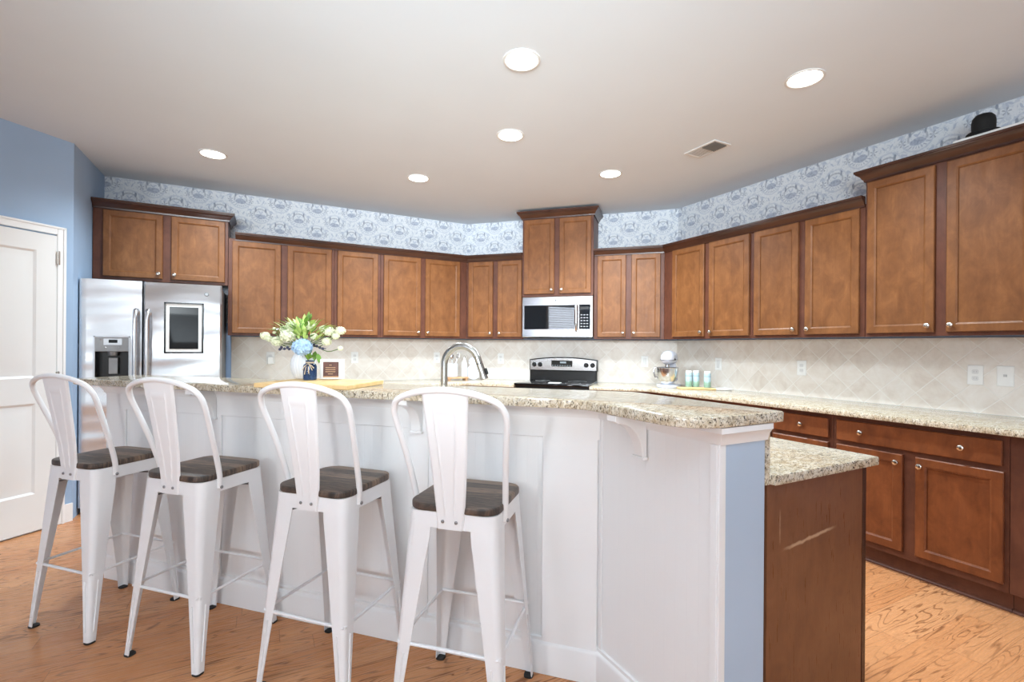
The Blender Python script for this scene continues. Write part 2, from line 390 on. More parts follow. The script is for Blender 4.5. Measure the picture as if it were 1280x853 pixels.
# left wall with a window opening
bm = nb()
for y0, y1, z0, z1 in ((-4.2, -1.35, 0, ZC), (-.15, 3.33, 0, ZC), (-1.35, -.15, 0, 1.3), (-1.35, -.15, 2.55, ZC)):
    box(bm, (-4.7, y0, z0), (-4.6, y1, z1))
struct('wall_left', bm, 'blue_paint')
bm = nb()
for a, b in (((-4.62, -1.35, 1.3), (-4.57, -1.27, 2.55)), ((-4.62, -.23, 1.3), (-4.57, -.15, 2.55)), ((-4.62, -1.27, 2.47), (-4.57, -.23, 2.55)), ((-4.62, -1.27, 1.3), (-4.57, -.23, 1.38))): box(bm, a, b, .004)
wf = struct('window_1', bm, 'white_paint')
bm = nb(); box(bm, (-4.69, -1.27, 1.38), (-4.68, -.23, 2.47)); o = link('pane', bm, 'sky_glow', wf)
bm = nb()
for k in range(17): box(bm, (-.028, -.51, -.0015), (.028, .51, .0015), 0, Matrix.Translation((-4.635, -.75, 1.41+.065*k)) @ Matrix.Rotation(R(38), 4, 'Y'))
link('blind_slats', bm, 'white_paint', wf)

# backsplash tile
ZT0, ZT1 = .914, 1.374
slab('trim_1', (-.272, C1-.009), (XB-.0037, C1-.009), ZT0, ZT1, 'stone_tile', .008, 'beige diagonal stone tile backsplash on the back wall')
slab('trim_2', (XB-.0037, C1-.009), (C3-.009, YC-.0037), ZT0, ZT1, 'stone_tile', .008, 'beige diagonal stone tile backsplash behind the range')
o = slab('trim_3', (C3-.009, YC-.0037), (C3-.009, .2), ZT0, ZT1, 'stone_tile', .008, 'beige diagonal stone tile backsplash on the right wall')
# baseboards
slab('baseboard_left', DJ+Vector((r2, -r2))*.015, Vector((XR, YR))+Vector((r2, -r2))*.015, 0, .13, 'white_paint', .013)
# ------------------------------------------------------------------ door on the diagonal wall (local x along wall, -y into the room)
def dpt(s): return Vector((s*r2, s*r2))+Vector((-r2, r2))*((YR-XR)*r2)
SD0, SD1 = 1.485, 2.252
door = bpy.data.objects.new('door_1', None); col.objects.link(door); door['kind'] = 'structure'; door['label'] = 'white two panel interior door on the diagonal blue wall'
p0 = dpt(SD0); door.location = (p0.x, p0.y, 0); door.rotation_euler = (0, 0, R(45))
DW = SD1-SD0; DH = 2.055
bm = nb(); t = bmesh.new()
xs = [0, .115, DW-.115, DW]; zs = [.012, .265, .885, 1.06, 1.935, DH]
grid = {(i, k): t.verts.new((xs[i], -.034, zs[k])) for i in range(4) for k in range(6)}
for i in range(3):
    for k in range(5):
        q = [grid[i, k], grid[i+1, k], grid[i+1, k+1], grid[i, k+1]]
        if i == 1 and k in (1, 3):
            prev = q
            for ins, yy in ((.014, -.024), (.03, -.024), (.062, -.031)):
                a, b, c, d = xs[1]+ins, xs[2]-ins, zs[k]+ins, zs[k+1]-ins
                nq = [t.verts.new((a, yy, c)), t.verts.new((b, yy, c)), t.verts.new((b, yy, d)), t.verts.new((a, yy, d))]
                for j in range(4): t.faces.new((prev[j], prev[(j+1) % 4], nq[(j+1) % 4], nq[j]))
                prev = nq
            t.faces.new(prev)
        else: t.faces.new(q)
join(bm, t); box(bm, (0, -.0335, .012), (.003, -.004, DH)); box(bm, (DW-.003, -.0335, .012), (DW, -.004, DH)); box(bm, (0, -.0335, DH-.003), (DW, -.004, DH))
link('door_leaf', bm, 'door_paint', door, smooth=.3)
bm = nb()
for a, b in (((-.075, -.022, 0), (-.012, -.002, DH+.07)), ((DW+.010, -.022, 0), (DW+.062, -.002, DH+.07)), ((-.012, -.022, DH+.012), (DW+.010, -.002, DH+.07))): box(bm, a, b, .004)
for a, b in (((DW+.045, -.028, 0), (DW+.062, -.021, DH+.07)), ((-.075, -.028, DH+.055), (DW+.062, -.021, DH+.07))): box(bm, a, b, .002)
link('door_casing', bm, 'white_paint', door)
for zz in (1.9, 1.05, .22):
    bm = nb(); box(bm, (DW-.004, -.044, zz-.045), (DW+.016, -.022, zz+.045), .002); tube(bm, [(DW+.007, -.044, zz-.048), (DW+.007, -.044, zz+.048)], .006, 8); link('hinge', bm, 'nickel', door)
bm = nb(); lathe(bm, [(.03, 0), (.03, .006), (.012, .01), (.012, .035), (.027, .045), (.03, .06), (.018, .072)], 20, Matrix.Translation((.07, -.034, .95)) @ Matrix.Rotation(R(90), 4, 'X')); link('door_knob', bm, 'nickel', door)

# ------------------------------------------------------------------ cabinet parts (wall frames: local x along wall, room at -y)
def panel_door(x0, x1, z0, z1, yf, t=.02, fr=.043):
    bm = bmesh.new(); prev = None
    for ins, yy in ((0, yf+t), (0, yf+.004), (.004, yf), (fr, yf), (fr+.009, yf+.005), (fr+.0105, yf+.011)):
        a, b, c, d = x0+ins, x1-ins, z0+ins, z1-ins
        nq = [bm.verts.new((a, yy, c)), bm.verts.new((b, yy, c)), bm.verts.new((b, yy, d)), bm.verts.new((a, yy, d))]
        if prev:
            for j in range(4): bm.faces.new((prev[j], prev[(j+1) % 4], nq[(j+1) % 4], nq[j]))
        else: bm.faces.new(nq[::-1])
        prev = nq
    bm.faces.new(prev); return bm
def knob(x, z, yf, parent):
    bm = nb(); lathe(bm, [(.008, 0), (.0065, .004), (.006, .012), (.013, .016), (.0155, .021), (.014, .026), (.008, .029)], 16, Matrix.Translation((x, yf, z)) @ Matrix.Rotation(R(90), 4, 'X'))
    return link('knob', bm, 'nickel', parent)
def face_frame(x0, x1, z0, z1, yf, openings, parent, mat='frame_wood'):
    bm = nb(); zs = sorted({z0, z1} | {o[2]+.012 for o in openings} | {o[3]-.012 for o in openings})
    box(bm, (x0, yf, z0), (x1, yf+.018, z1), .001); return link('face_frame', bm, mat, parent)
PROF = [(0, 0), (.010, 0), (.012, .012), (.018, .018), (.026, .034), (.040, .046), (.046, .050), (.046, .056), (.052, .058), (.052, .072), (0, .072)]
def crown_mesh(path, z0, sc=1):
    bm = bmesh.new(); P = [Vector(p) for p in path]; n = len(P); rows = []
    for i in range(n):
        ds = []
        if i > 0: ds.append((P[i]-P[i-1]).normalized())
        if i < n-1: ds.append((P[i+1]-P[i]).normalized())
        nn = [Vector((d.y, -d.x)) for d in ds]
        m = sum(nn, Vector((0, 0))).normalized(); k = 1/m.dot(nn[0])
        rows.append([bm.verts.new((P[i].x+m.x*k*o*sc, P[i].y+m.y*k*o*sc, z0+z*sc)) for o, z in PROF])
    c = len(PROF)
    for a, b in zip(rows, rows[1:]):
        for j in range(c): bm.faces.new((a[j], a[(j+1) % c], b[(j+1) % c], b[j]))
    bm.faces.new(rows[0]); bm.faces.new(rows[-1][::-1]); return bm
def upper(label, org, rz, x0, x1, z0, z1, doors, depth=.33, group='wall cabinets with shaker doors', wall_gap=.002, crown=None):
    """doors: (x0, x1, z0, z1, knob side)"""
    t = thing('wall_cabinet', label, 'cabinet', org, rz, group); yf = -depth
    bm = nb(); box(bm, (x0, yf+.018, z0+.012), (x1, -wall_gap, z1), .001); link('cabinet_box', bm, 'frame_wood', t)
    face_frame(x0, x1, z0, z1, yf, doors, t)
    for a, b, c, d, side in doors:
        dm = link('door', panel_door(a, b, c, d, yf-.0205), 'cabinet_wood', t, smooth=.25)
        if side: knob(b-.026 if side > 0 else a+.026, c+.04, yf-.0205, dm)
    if crown: link('crown_molding', crown, 'crown_wood', t, smooth=.4)
    return t
O1 = (0, C1, 0); O2 = (S2/2, S2/2, 0); O3 = (C3, 0, 0)     # origins of the three wall frames
ZB, ZD0, ZD1, ZL = 1.380, 1.402, 2.238, 2.262
ZH = 2.432
Y3 = lambda y: -y
# back wall
c = crown_mesh([(-1.234, -.33), (-.287, -.33), (-.287, -.004)], ZH-.028)
upper('two door cherry cabinet with crown above the steel refrigerator', O1, 0, -1.234, -.287, 1.828, ZH, [(-1.166, -.767, 1.852, 2.397, 1), (-.707, -.311, 1.852, 2.397, -1)], crown=c)
upper('two door cherry wall cabinet next to the refrigerator, behind the flowers', O1, 0, -.284, .621, ZB, ZL, [(-.252, .143, ZD0, ZD1, 1), (.201, .593, ZD0, ZD1, -1)])
upper('single door cherry wall cabinet right above the flowers', O1, 0, .623, 1.072, ZB, ZL, [(.651, 1.043, ZD0, ZD1, -1)])
upper('two door cherry wall cabinet above the faucet, left of the corner', O1, 0, 1.074, 2.0340, ZB, ZL, [(1.104, 1.497, ZD0, ZD1, 1), (1.55, 1.945, ZD0, ZD1, -1)])
# diagonal wall: local u along (1,-1)
U = lambda u: u
upper('narrow two door cherry wall cabinet just left of the microwave', O2, -45, -2.1065, -1.446, ZB, ZL, [(-2.08, -1.791, ZD0, ZD1, 1), (-1.734, -1.458, ZD0, ZD1, -1)])
c = crown_mesh([(-1.443, -.02), (-1.443, -.37), (-.683, -.37), (-.683, -.02)], 2.660, 1.1)
upper('tall raised two door cherry cabinet with crown above the microwave', O2, -45, -1.443, -.683, 1.832, 2.69, [(-1.423, -1.092, 1.858, 2.652, 1), (-1.037, -.706, 1.858, 2.652, -1)], depth=.37, crown=c)
upper('narrow two door cherry wall cabinet just right of the microwave', O2, -45, -.680, .0150, ZB, ZL, [(-.642, -.357, ZD0, ZD1, 1), (-.302, -.022, ZD0, ZD1, -1)])
# right wall: local x = -y
upper('two door cherry wall cabinet right of the corner, above the mixer', O3, -90, -3.5130, -2.548, ZB, ZL, [(-3.394, -3.018, ZD0, ZD1, 1), (-2.964, -2.569, ZD0, ZD1, -1)])
upper('two door cherry wall cabinet on the right wall, beside the tall cabinet', O3, -90, -2.546, -1.726, ZB, ZL, [(-2.523, -2.165, ZD0, ZD1, 1), (-2.114, -1.755, ZD0, ZD1, -1)])
c = crown_mesh([(-1.723, -.004), (-1.723, -.33), (-.905, -.33)], ZH-.028)
upper('tall two door cherry cabinet with the hat on top, far right', O3, -90, -1.723, -.905, ZB, ZH, [(-1.708, -1.352, ZD0, 2.393, 1), (-1.296, -.93, ZD0, 2.393, -1)], crown=c)
# crown over the two runs of low cabinets
f1 = C1-.33; f2 = S2-.33/r2; f3 = C3-.33
pe = Vector((S2/2, S2/2)); d2 = Vector((r2, -r2)); n2 = Vector((r2, r2))
def w2(u, v): q = pe+d2*u+n2*v; return (q.x, q.y)
o = link('crown_molding', crown_mesh([(-.230, f1), (f2-f1, f1), w2(-1.4465, -.33)], ZL-.022), 'crown_wood', smooth=.4)
tag(o, 'dark crown molding over the low cabinets left of the microwave', 'molding', 'crown moldings')
o = link('crown_molding', crown_mesh([w2(-.6795, -.33), (f3, f2-f3), (f3, 1.7265)], ZL-.022), 'crown_wood', smooth=.4)
tag(o, 'dark crown molding over the low cabinets right of the microwave', 'molding', 'crown moldings')

# ------------------------------------------------------------------ base cabinets
def base(label, org, rz, x0, x1, drawers, doors, yf=-.615, group='base cabinets under the wall counters', vis=True):
    t = thing('base_cabinet', label, 'cabinet', org, rz, group)
    bm = nb(); box(bm, (x0, yf+.018, .105), (x1, -.015, .879), .001); link('cabinet_box', bm, 'frame_wood', t)
    bm = nb(); box(bm, (x0, yf, .105), (x1, yf+.018, .879), .001); link('face_frame', bm, 'frame_wood', t)
    bm = nb(); box(bm, (x0, yf+.055, .001), (x1, yf+.075, .105)); prism(bm, [(0, 0), (-.018, 0), (-.0165, .008), (-.011, .014), (0, .018)], x0, x1, 0, 1, Matrix.Translation((0, yf+.055, .001)) @ Matrix(((0, 0, 1, 0), (1, 0, 0, 0), (0, 1, 0, 0), (0, 0, 0, 1))))
    link('toe_kick', bm, 'frame_wood', t)
    for a, b, ks in drawers:
        bm = nb(); box(bm, (a, yf-.0205, .725), (b, yf-.0005, .852), .004); d = link('drawer', bm, 'base_wood', t)
        for k in ks: knob(k, .79, yf-.0205, d)
    for a, b, side in doors:
        d = link('door', panel_door(a, b, .145, .698, yf-.0205), 'base_wood', t, smooth=.25)
        if side: knob(b-.026 if side > 0 else a+.026, .652, yf-.0205, d)
    return t
base('cherry base cabinet with a wide two knob drawer over two doors, right wall', O3, -90, -1.760, -.945, [(-1.735, -.968, (-1.591, -1.119))], [(-1.735, -1.381, 1), (-1.321, -.961, -1)])
base('narrow cherry base cabinet with one drawer, half hidden by the bar end', O3, -90, -2.180, -1.762, [(-2.16, -1.784, (-1.955,))], [(-2.16, -1.784, 1)])
base('cherry base cabinet end stile at the right picture edge', O3, -90, -.943, -.10, [(-.80, -.13, (-.6, -.33))], [(-.80, -.48, 1), (-.44, -.13, -1)])
# worktops
def ring_edge(name, pts, z0, z1, label, cat='worktop', radii=None, parent=None):
    bm = nb(); prism(bm, fillet(pts, radii) if radii else pts, z0, z1, .005, 2); o = link(name, bm, 'granite', parent); tag(o, label, cat); return o
CD = .672
g1 = C1-CD; g2 = S2-CD/r2; g3 = C3-CD
b2 = S2-.013/r2
ring_edge('worktop', [(-.27, C1-.012), (-.27, g1), (g2-g1, g1), w2(-1.437, -CD), w2(-1.437, -.012), (b2-(C1-.012), C1-.012)], .882, .914, 'speckled granite worktop along the back wall, left of the range')
ring_edge('worktop', [w2(-.672, -.012), w2(-.672, -CD), (g3, g2-g3), (g3, .1), (C3-.012, .1), (C3-.012, b2-(C3-.012))], .882, .914, 'speckled granite worktop running down the right wall')
# hidden bases under them keep the worktops carried
t = thing('base_cabinet', 'cherry base cabinets along the back wall hidden behind the bar', 'cabinet', (0, 0, 0), 0, None)
bm = nb(); prism(bm, [(-.26, C1-.02), (-.26, g1+.05), (g2-g1+.02, g1+.05), w2(-1.45, -CD+.05), w2(-1.45, -.02), (S2-.03-C1, C1-.02)], .001, .879); link('cabinet_box', bm, 'frame_wood', t)
for k in range(4):
    for zz0, zz1, nm in ((.145, .698, 'door'), (.725, .852, 'drawer')):
        a = -.22+k*.51
        d = link(nm, panel_door(a, a+.47, zz0, zz1, g1+.029, fr=.043 if nm == 'door' else .03), 'base_wood', t, smooth=.25)
t = thing('base_cabinet', 'cherry corner base cabinets right of the range hidden behind the bar', 'cabinet', (0, 0, 0), 0, None)
bm = nb(); prism(bm, [w2(-.66, -.02), w2(-.66, -CD+.05), (g3+.05, g2-g3+.02), (g3+.05, 2.185), (C3-.02, 2.185), (C3-.02, S2-.03-C3)], .001, .879); link('cabinet_box', bm, 'frame_wood', t)
bm = nb(); dd = panel_door(-2.62, -2.22, .145, .698, -.643); bmesh.ops.transform(dd, matrix=Matrix.Translation((C3, 0, 0)) @ Matrix.Rotation(R(-90), 4, 'Z'), verts=dd.verts[:]); bm.free(); link('door', dd, 'base_wood', t, smooth=.25)

# ------------------------------------------------------------------ refrigerator
FX0, FX1, FY = -1.228, -.312, 4.69
fr = thing('refrigerator', 'stainless steel side by side refrigerator with ice dispenser', 'refrigerator', (FX0, FY, 0))
FW = FX1-FX0; SP = .382
bm = nb(); box(bm, (.004, .075, .06), (FW-.004, .63, 1.775), .006); link('body', bm, 'fridge_grey', fr)
bm = nb(); box(bm, (.03, .09, .012), (FW-.03, .6, .06)); link('base_grille', bm, 'rubber', fr)
for xx in (.035, FW-.06):
    bm = nb(); tube(bm, [(xx, .06, .025), (xx+.025, .06, .025)], .024, 16); link('caster', bm, 'rubber', fr)
def fdoor(x0, x1, name='door'):
    bm = nb(); pts = [(x0, .07), (x0, .012), (x0+.012, 0), (x1-.012, 0), (x1, .012), (x1, .07)]
    prism(bm, pts, .055, 1.79, .004, 2); return link(name, bm, 'stainless', fr, smooth=.5)
# left door with a dispenser opening
DX0, DX1, DZ0, DZ1 = .088, .302, .985, 1.352
bm = nb(); x0, x1 = 0, SP-.004
for a, b, c, d in ((x0, DX0, .055, 1.79), (DX1, x1, .055, 1.79), (DX0, DX1, .055, DZ0), (DX0, DX1, DZ1, 1.79)):
    t = bmesh.new(); bmesh.ops.create_cube(t, size=1)
    for v in t.verts: v.co = Vector(((a+b)/2+v.co.x*(b-a), .035+v.co.y*.07, (c+d)/2+v.co.z*(d-c)))
    join(bm, t)
bmesh.ops.remove_doubles(bm, verts=bm.verts[:], dist=.0005)
ld = link('door', bm, 'stainless', fr, smooth=.3)
bm = nb(); box(bm, (DX0, .062, DZ0), (DX1, .068, DZ1)); 
for a, b in (((DX0, .002, DZ0), (DX0+.004, .062, DZ1)), ((DX1-.004, .002, DZ0), (DX1, .062, DZ1)), ((DX0, .002, DZ0), (DX1, .062, DZ0+.012))): box(bm, a, b)
link('dispenser_recess', bm, 'black_enamel', ld)
bm = nb(); box(bm, (DX0+.002, -.002, 1.235), (DX1-.002, .05, DZ1-.002), .004); link('dispenser_panel', bm, 'panel_grey', ld)
bm = nb()
for a, b in (((DX0-.004, -.006, DZ0), (DX0+.006, .004, DZ1+.004)), ((DX1-.006, -.006, DZ0), (DX1+.004, .004, DZ1+.004)), ((DX0-.004, -.006, DZ1-.006), (DX1+.004, .004, DZ1+.004)), ((DX0-.004, -.012, DZ0-.012), (DX1+.004, .004, DZ0+.004))): box(bm, a, b, .002)
link('dispenser_trim', bm, 'steel_bright', ld)
bm = nb(); box(bm, (.142, -.005, 1.285), (.258, .0, 1.338), .002); link('control_plate', bm, 'steel_bright', ld)
bm = nb(); box(bm, (.175, -.007, 1.303), (.228, -.004, 1.328)); link('display', bm, 'black_gloss', ld)
bm = nb(); lathe(bm, [(.034, 0), (.030, -.03), (.022, -.035)], 20, Matrix.Translation((.195, .03, 1.236))); box(bm, (.165, .03, 1.06), (.225, .05, 1.19), .004); link('dispenser_chute', bm, 'panel_grey', ld)
bm = nb()
for xx, zz in ((.125, 1.33), (.156, 1.27), (.24, 1.27)): sphere(bm, (xx, -.004, zz), .006)
link('buttons', bm, 'steel_bright', ld)
rd = fdoor(SP+.004, FW)
def fhandle(x, parent):
    pts = spline([(x, .0, 1.56), (x, -.028, 1.552), (x, -.046, 1.50), (x, -.052, 1.25), (x, -.052, .95), (x, -.046, .70), (x, -.028, .648), (x, 0, .64)], 6)
    bm = nb(); tube(bm, pts, .017, 12); link('handle', bm, 'steel_bright', parent)
fhandle(SP-.038, ld); fhandle(SP+.038, rd)
bm = nb(); lathe(bm, [(.016, 0), (.016, .003), (.0125, .0035)], 24, Matrix.Translation((.808, 0, 1.712)) @ Matrix.Rotation(R(90), 4, 'X')); em = link('emblem', bm, 'fridge_grey', rd)
bm = nb(); lathe(bm, [(.012, .0036), (.012, .0042)], 24, Matrix.Translation((.808, 0, 1.712)) @ Matrix.Rotation(R(90), 4, 'X')); link('emblem_face', bm, 'panel_grey', rd)
# framed black panel on the right door
pf = thing('picture_frame', 'black framed dark picture with white mat on the refrigerator door', 'picture', (-.572, FY-.001, 1.428))
w_, h_ = .268, .412
bm = nb()
for a, b in (((-w_/2, -.012, -h_/2), (-w_/2+.012, 0, h_/2)), ((w_/2-.012, -.012, -h_/2), (w_/2, 0, h_/2)), ((-w_/2, -.012, -h_/2), (w_/2, 0, -h_/2+.012)), ((-w_/2, -.012, h_/2-.012), (w_/2, 0, h_/2))): box(bm, a, b, .001)
link('frame', bm, 'black_enamel', pf)
bm = nb(); box(bm, (-w_/2+.012, -.006, -h_/2+.012), (w_/2-.012, -.001, h_/2-.012)); link('mat_board', bm, 'white_plastic', pf)
bm = nb(); box(bm, (-.098, -.008, -.17), (.098, -.006, .17)); link('picture', bm, 'picture_black', pf)

# ------------------------------------------------------------------ range and microwave (diagonal wall)
rg = thing('range', 'stainless and black electric range with raised control panel', 'stove', w2(-1.0545, 0)+(0,), -45)
bm = nb(); box(bm, (-.378, -.64, .08), (.378, -.02, .905), .003); link('body', bm, 'black_enamel', rg)
bm = nb(); box(bm, (-.37, -.60, .002), (.37, -.08, .08)); link('base', bm, 'rubber', rg)
bm = nb(); box(bm, (-.379, -.685, .905), (.379, -.075, .928), .006, None, 2); ck = link('cooktop', bm, 'black_gloss', rg)
bm = nb()
for xx, yy, rr in ((-.19, -.5, .1), (.19, -.5, .08), (-.19, -.23, .08), (.19, -.23, .1)): lathe(bm, [(rr, .928), (rr, .9284), (rr-.004, .9284), (rr-.004, .928)], 32, Matrix.Translation((xx, yy, 0)), False)
link('burner_rings', bm, 'panel_grey', ck)
bm = nb(); box(bm, (-.372, -.672, .22), (.372, -.64, .80), .006); od = link('oven_door', bm, 'steel_bright', rg)
bm = nb(); box(bm, (-.25, -.675, .36), (.25, -.671, .64)); link('oven_window', bm, 'black_gloss', od)
bm = nb(); tube(bm, spline([(-.32, -.672, .74), (-.32, -.712, .745), (-.28, -.722, .746), (.28, -.722, .746), (.32, -.712, .745), (.32, -.672, .74)], 5), .011, 10); link('oven_handle', bm, 'steel_bright', od)
bm = nb(); box(bm, (-.378, -.085, .905), (.378, -.018, 1.035), .008); link('back_riser', bm, 'black_enamel', rg)
# arched stainless control panel, front tilted a little
def arch(w, z0, z1, rise, n=16): return [(-w, z0)]+[(w, z0)]+[(w-2*w*k/n, z1+rise*(1-(1-2*k/n)**2)) for k in range(n+1)]
XZ = Matrix(((1, 0, 0, 0), (0, 0, 1, 0), (0, 1, 0, 0), (0, 0, 0, 1)))
bm = nb(); prism(bm, arch(.384, 1.03, 1.155, .03), -.075, -.015, .006, 2, XZ); link('control_housing', bm, 'black_enamel', rg)
cp = nb(); prism(cp, arch(.372, 1.037, 1.146, .029), -.083, -.0745, .002, 1, XZ); cpo = link('control_panel', cp, 'steel_bright', rg)
bm = nb(); box(bm, (-.128, -.0862, 1.078), (.108, -.0825, 1.146), .002); clk = link('oven_clock', bm, 'black_gloss', cpo)
bm = nb()
for k in range(8): box(bm, (-.118+k*.028, -.0868, 1.086), (-.106+k*.028, -.086, 1.094))
box(bm, (-.03, -.0868, 1.115), (.04, -.086, 1.135)); link('clock_keys', bm, 'clock_glow', cpo)
for xx in (-.325, -.258, .262, .332):
    bm = nb(); m_ = Matrix.Translation((xx, -.083, 1.098)) @ Matrix.Rotation(R(90), 4, 'X'); lathe(bm, [(.026, 0), (.026, .004), (.020, .006), (.018, .022), (.014, .025)], 20, m_); box(bm, (-.004, -.02, .02), (.004, .02, .03), .001, m_); link('burner_knob', bm, 'black_enamel', cpo)
bm = nb(); box(bm, (-.045, -.60, .9285), (.075, -.50, .934), .001); o = link('spoon_rest', bm, 'white_plastic')
o.location = w2(-1.0545, 0)+(0,); o.rotation_euler = (0, 0, R(-45)); tag(o, 'small white rectangular tray lying on the black cooktop', 'tray')

mw = thing('microwave', 'stainless over the range microwave under the tall cabinet', 'microwave', w2(-1.058, 0)+(0,), -45)
MW0, MW1 = -.376, .376
bm = nb(); box(bm, (MW0, -.385, 1.408), (MW1, -.012, 1.822), .003); link('body', bm, 'black_enamel', mw)
bm = nb(); box(bm, (-.33, -.36, 1.388), (.33, -.05, 1.409), .004); link('vent_grille', bm, 'black_enamel', mw)
bm = nb(); box(bm, (MW0, -.4, 1.400), (MW1, -.384, 1.826), .004); fo = link('front', bm, 'steel_bright', mw)
bm = nb(); box(bm, (-.352, -.4035, 1.482), (.190, -.398, 1.735), .002); wd = link('window', bm, 'mirror_black', mw)
bm = nb(); box(bm, (-.29, -.4045, 1.50), (.16, -.4032, 1.70), .0005); link('window_screen', bm, 'mirror_black', wd)
bm = nb(); box(bm, (.236, -.4035, 1.482), (.352, -.398, 1.738), .002); pn = link('keypad', bm, 'black_gloss', mw)
bm = nb()
for i in range(3):
    for k in range(5): box(bm, (.252+i*.03, -.0005-.4037, 1.505+k*.03), (.27+i*.03, -.4033, 1.515+k*.03))
link('keys', bm, 'panel_grey', pn)
bm = nb(); box(bm, (.250, -.4042, 1.685), (.338, -.4033, 1.715)); link('display', bm, 'black_enamel', pn)
bm = nb(); tube(bm, spline([(.211, -.398, 1.745), (.211, -.425, 1.735), (.211, -.44, 1.68), (.211, -.442, 1.6), (.211, -.44, 1.53), (.211, -.425, 1.475), (.211, -.398, 1.465)], 5), .014, 12); link('handle', bm, 'steel_bright', mw)
bm = nb(); box(bm, (.215, -.4015, 1.412), (.345, -.3995, 1.452)); lb = link('sticker', bm, 'white_plastic', mw)
bm = nb()
for k in range(3): box(bm, (.24, -.4022, 1.42+k*.009), (.33-.02*k, -.4014, 1.4235+k*.009))
link('sticker_lines', bm, 'grey_print', lb)
bm = nb(); lathe(bm, [(.009, 0), (.009, .001)], 20, Matrix.Translation((-.012, -.4, 1.785)) @ Matrix.Rotation(R(90), 4, 'X')); link('emblem', bm, 'panel_grey', mw)

# ------------------------------------------------------------------ bar: panelled knee wall with raised granite top
ZBAR = 1.11
Lf = Vector((-.762, 3.392)); K = Vector((1.155, 1.475)); E1 = Vector((1.155, .93)); E2 = Vector((1.35, .93)); Kb = Vector((1.35, 1.556)); Lb = Vector((-.624, 3.530))
bar = thing('bar_counter', 'white beadboard breakfast bar with blue painted end', 'bar', (K.x, K.y, 0))
MF = Matrix.Translation((K.x, K.y, 0)) @ Matrix.Rotation(R(-45), 4, 'Z')     # along front face: x toward right end, -y to the stools; x<0 is left
MS = Matrix.Translation((K.x, K.y, 0)) @ Matrix.Rotation(R(-90), 4, 'Z')     # right section: x from K toward the end
LT = (Lf-K).length; LS = K.y-.93
bm = nb(); prism(bm, [tuple(Lf), tuple(K), tuple(Kb), tuple(Lb)], .001, 1.076); link('front_panel', bm, 'beadboard_front', bar, True)
bm = nb(); prism(bm, [tuple(K), tuple(E1), tuple(E2), tuple(Kb)], .001, 1.076); link('side_panel', bm, 'beadboard_side', bar, True)
TK = .010
bm = nb()
box(bm, (-LT, -TK, .94), (0, -.0003, 1.03), .002, MF)
for a, b in ((-LT, -LT+.15), (-1.985, -1.885), (-.83, -.73), (-.225, -.006)): box(bm, (a, -TK, .12), (b, -.0003, .945), .002, MF)
link('rails_and_stiles', bm, 'white_paint', bar, True)
bm = nb(); box(bm, (.004, -.006, .14), (.022, -.0003, 1.03), .002, MS); link('inner_corner_strip', bm, 'white_paint', bar, True)
def mould(bm, path, prof):
    P = [Vector(p) for p in path]; rows = []; nP = len(P)
    for i in range(nP):
        ds = []
        if i > 0: ds.append((P[i]-P[i-1]).normalized())
        if i < nP-1: ds.append((P[i+1]-P[i]).normalized())
        nn = [Vector((d.y, -d.x)) for d in ds]; m = sum(nn, Vector((0, 0))).normalized(); k = 1/m.dot(nn[0])
        rows.append([bm.verts.new((P[i].x+m.x*k*o, P[i].y+m.y*k*o, z)) for o, z in prof])
    c = len(prof)
    for a, b in zip(rows, rows[1:]):
        for j in range(c): bm.faces.new((a[j], a[(j+1) % c], b[(j+1) % c], b[j]))
    bm.faces.new(rows[0]); bm.faces.new(rows[-1][::-1])
bm = bmesh.new(); mould(bm, [tuple(Lf), tuple(K), (1.155, .93)], [(.0003, .001), (.016, .001), (.016, .115), (.013, .125), (.008, .13), (.008, .142), (.0003, .145)]); link('baseboard', bm, 'white_paint', bar, True)
bm = bmesh.new(); mould(bm, [tuple(Lb), tuple(Lf), tuple(K), (1.155, .93), (1.35, .93)], [(.0003, 1.024), (.012, 1.024), (.014, 1.032), (.018, 1.045), (.026, 1.057), (.030, 1.060), (.030, 1.0765), (.0003, 1.0765)]); link('top_trim', bm, 'white_paint', bar, True, .4)
bm = nb(); box(bm, (1.172, .925, .001), (1.346, .9299, 1.024)); link('end_panel', bm, 'blue_end_paint', bar, True)
bm = nb(); box(bm, (1.143, .922, .001), (1.1715, .9299, 1.024), .002); box(bm, (1.143, .9299, .001), (1.1547, .955, 1.024), .002); link('corner_board', bm, 'white_paint', bar, True)
def corbel(mtx):
    pts = [(0, 1.0765), (-.135, 1.0765), (-.135, 1.058)]+[(-.125+.105*math.sin(R(a)), 1.05-.115*(1-math.cos(R(a)))) for a in range(0, 91, 10)]+[(-.014, .93), (0, .93)]
    bm = nb(); prism(bm, pts, -.0225, .0225, .002, 1, mtx @ Matrix(((0, 0, 1, 0), (1, 0, 0, -.0003), (0, 1, 0, 0), (0, 0, 0, 1))))
    box(bm, (-.028, -.022, .922), (.028, -.0003, .932), .001, mtx); return link('corbel', bm, 'white_paint', bar, True, .4)
corbel(MF @ Matrix.Translation((-.78, -TK, 0))); corbel(MF @ Matrix.Translation((-1.935, -TK, 0))); corbel(MS @ Matrix.Translation((.242, -TK, 0)))
# raised top
pts = [(-.905, 3.352), (1.002, 1.375), (1.002, .895), (1.398, .895), (1.398, 1.562), (-.648, 3.608)]
bt = ring_edge('bar_worktop', pts, ZBAR-.032, ZBAR, 'raised speckled granite bar top behind the four stools', 'worktop', [.01, .16, .13, .012, .02, .01])
